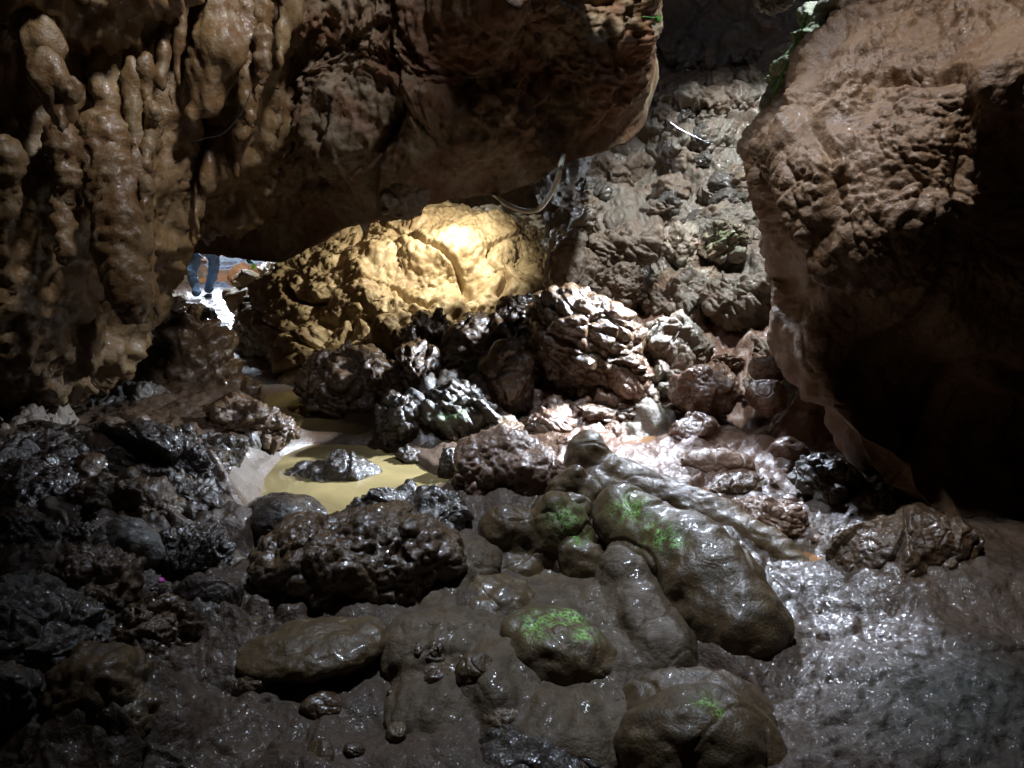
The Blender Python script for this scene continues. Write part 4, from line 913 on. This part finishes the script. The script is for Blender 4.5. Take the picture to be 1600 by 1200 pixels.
for hx, hy in ((318, 404), (338, 391)):                    # fingers of the hanging hands
    for k_ in range(5):
        a = (k_-2)*2.0
        t = tube(spline([P(hx+a*0.5, hy-2, fd-0.42), P(hx+a, hy+4, fd-0.43), P(hx+a*0.9, hy+(8 if k_ else 5), fd-0.41)], 6), 0.010, 6); put('finger', t[0], t[1], M['skin'], parent=root)
skin_mesh('shirt', [J(320, 376, 0, 0.155), J(322, 350, -0.1, 0.16), J(324, 326, -0.2, 0.165), J(308, 323, -0.2, 0.082), J(303, 345, -0.27, 0.062), J(342, 323, -0.2, 0.082), J(349, 343, -0.25, 0.062)],
          [(0, 1), (1, 2), (2, 3), (3, 4), (2, 5), (5, 6)], M['shirt'], root)
skin_mesh('jeans', [J(320, 382, 0, 0.165), J(309, 396, 0, 0.105), J(299, 424, -0.05, 0.088), J(304, 445, 0.0, 0.075), J(309, 463, 0.0, 0.072), J(333, 396, 0.05, 0.105), J(334, 420, 0.15, 0.09), J(329, 440, 0.35, 0.075), J(325, 456, 0.5, 0.07)],
          [(0, 1), (1, 2), (2, 3), (3, 4), (0, 5), (5, 6), (6, 7), (7, 8)], M['jeans'], root, 3)
for (x, y, dd_) in ((310, 469, -0.05), (326, 461, 0.45)):
    c_ = P(x, y, fd+dd_); v, f = ell(4, c_+np.array([0.02, -0.06, -0.02]), (0.06, 0.05, 0.14), 0, 0, 1, 0, 2.5); put('shoe', v, f, M['shoe'], parent=root)
v, f = ell(4, P(326, 289, fd-0.28), (0.10, 0.11, 0.10), 0); put('hair', v, f, M['hair'], parent=root)

# ------------------------------------------------------------------ cables, threads and plants
def cord(name, pts, r, mat, label, cat, n=40):
    v, f = tube(spline(pts, n), r, 8); o = put(name, v, f, M[mat]); prop(o, label, cat); return o
cord('hose', [P(x, y, d) for x, y, d in [(762, 296, 6.2), (778, 308, 5.75), (790, 318, 5.7), (815, 329, 5.65), (836, 329, 5.6), (850, 318, 5.55), (865, 294, 5.5), (873, 274, 5.45), (877, 255, 5.45), (881, 240, 5.8), (884, 228, 6.6)]], 0.019, 'cable', 'pale hose hanging in a loop from the roof edge', 'hose')
cord('wire', [P(x, y, d) for x, y, d in [(1040, 185, 7.2), (1060, 200, 6.3), (1085, 213, 5.9), (1110, 224, 5.5), (1135, 230, 5.1), (1160, 229, 4.7)]], 0.0025, 'wire', 'thin grey wire running to the hanging boulder', 'wire')
cord('thread', [P(x, y, d) for x, y, d in [(853, 262, 5.5), (853, 300, 5.5), (852, 353, 5.6)]], 0.0012, 'wire', 'fine thread hanging straight down beside the hose', 'thread')
cord('cord', [P(x, y, d) for x, y, d in [(300, 222, 4.9), (322, 216, 4.75), (345, 211, 4.65), (363, 195, 4.6), (380, 172, 4.55), (393, 140, 4.5)]], 0.003, 'wire', 'thin pale cord slung below the stalactites on the left', 'cord')
def leaves(root, spots, size, d):
    for i, (x, y) in enumerate(spots):
        c_ = P(x, y, d); a = i*2.1; s = size*(0.8+0.4*((i*7) % 5)/5)
        dx = np.array([math.cos(a), -0.3, math.sin(a)*0.8]); dx /= np.linalg.norm(dx); dy = np.cross(dx, (0.2, 0.9, 0.3)); dy /= np.linalg.norm(dy)
        v = np.array([c_-dx*s, c_-dx*0.3*s+dy*0.45*s, c_+dx*0.4*s+dy*0.38*s, c_+dx*s, c_+dx*0.4*s-dy*0.38*s, c_-dx*0.3*s-dy*0.45*s, c_+np.cross(dx, dy)*0.12*s])
        f = np.array([(0, 1, 6), (1, 2, 6), (2, 3, 6), (3, 4, 6), (4, 5, 6), (5, 0, 6)]); put('leaf', v, f, M['leaf'], parent=root)
def sprig(label, stem, spots, size, d, r=0.003, cat='plant'):
    o = bpy.data.objects.new('plant', None); COL.objects.link(o); o.location = P(stem[0][0], stem[0][1], d); prop(o, label, cat)
    v, f = tube(spline([P(x, y, d) for x, y in stem], 14), r, 6); put('stem', v, f, M['leaf'], parent=o); leaves(o, spots, size, d)
sprig('tiny green sprig growing out of the roof at the top', [(1003, 26), (1014, 27), (1026, 28), (1028, 22)], [(1028, 34), (1026, 31), (1030, 29)], 0.020, 4.6)
sprig('bright green leaves at the roof edge above the cave mouth', [(396, 420), (393, 412), (390, 405)], [(389, 406), (393, 410), (396, 417), (391, 404), (388, 409)], 0.035, 8.0)
sprig('green vine trailing down the mossy ledge behind the hanging boulder', [(1262, 20), (1250, 55), (1236, 85), (1224, 112), (1210, 146)], [(1259, 30), (1256, 38), (1246, 62), (1235, 88), (1222, 118), (1214, 136)], 0.022, 4.75, 0.006)
rock('mossy white ledge lit from above behind the hanging boulder', (1212, -40, 1312, 150), 'jagged', 'mossy', roll=32, k=0.5, depth=5.2, sheen_moss=[(1250, 70, 60, .8), (1220, 120, 40, .8)], name='ledge', cat='ledge')
rock('grey lit rock tip at the very top above the slope', (1180, -40, 1240, 16), 'jagged', 'grey', k=0.8, depth=6.0)
v, f = ell(3, P(250, 906, 3.3), (0.022, 0.010, 0.016), 20, 0, 3, .5); o = put('petal', v, f, M['petal']); prop(o, 'magenta flower petal fallen between dark rocks', 'petal')

# the lamp that lights the mound, hidden behind the roof edge
lo = link_light('show_lamp', lp, P(754, 297, 7.25), P(590, 470, 8.8))
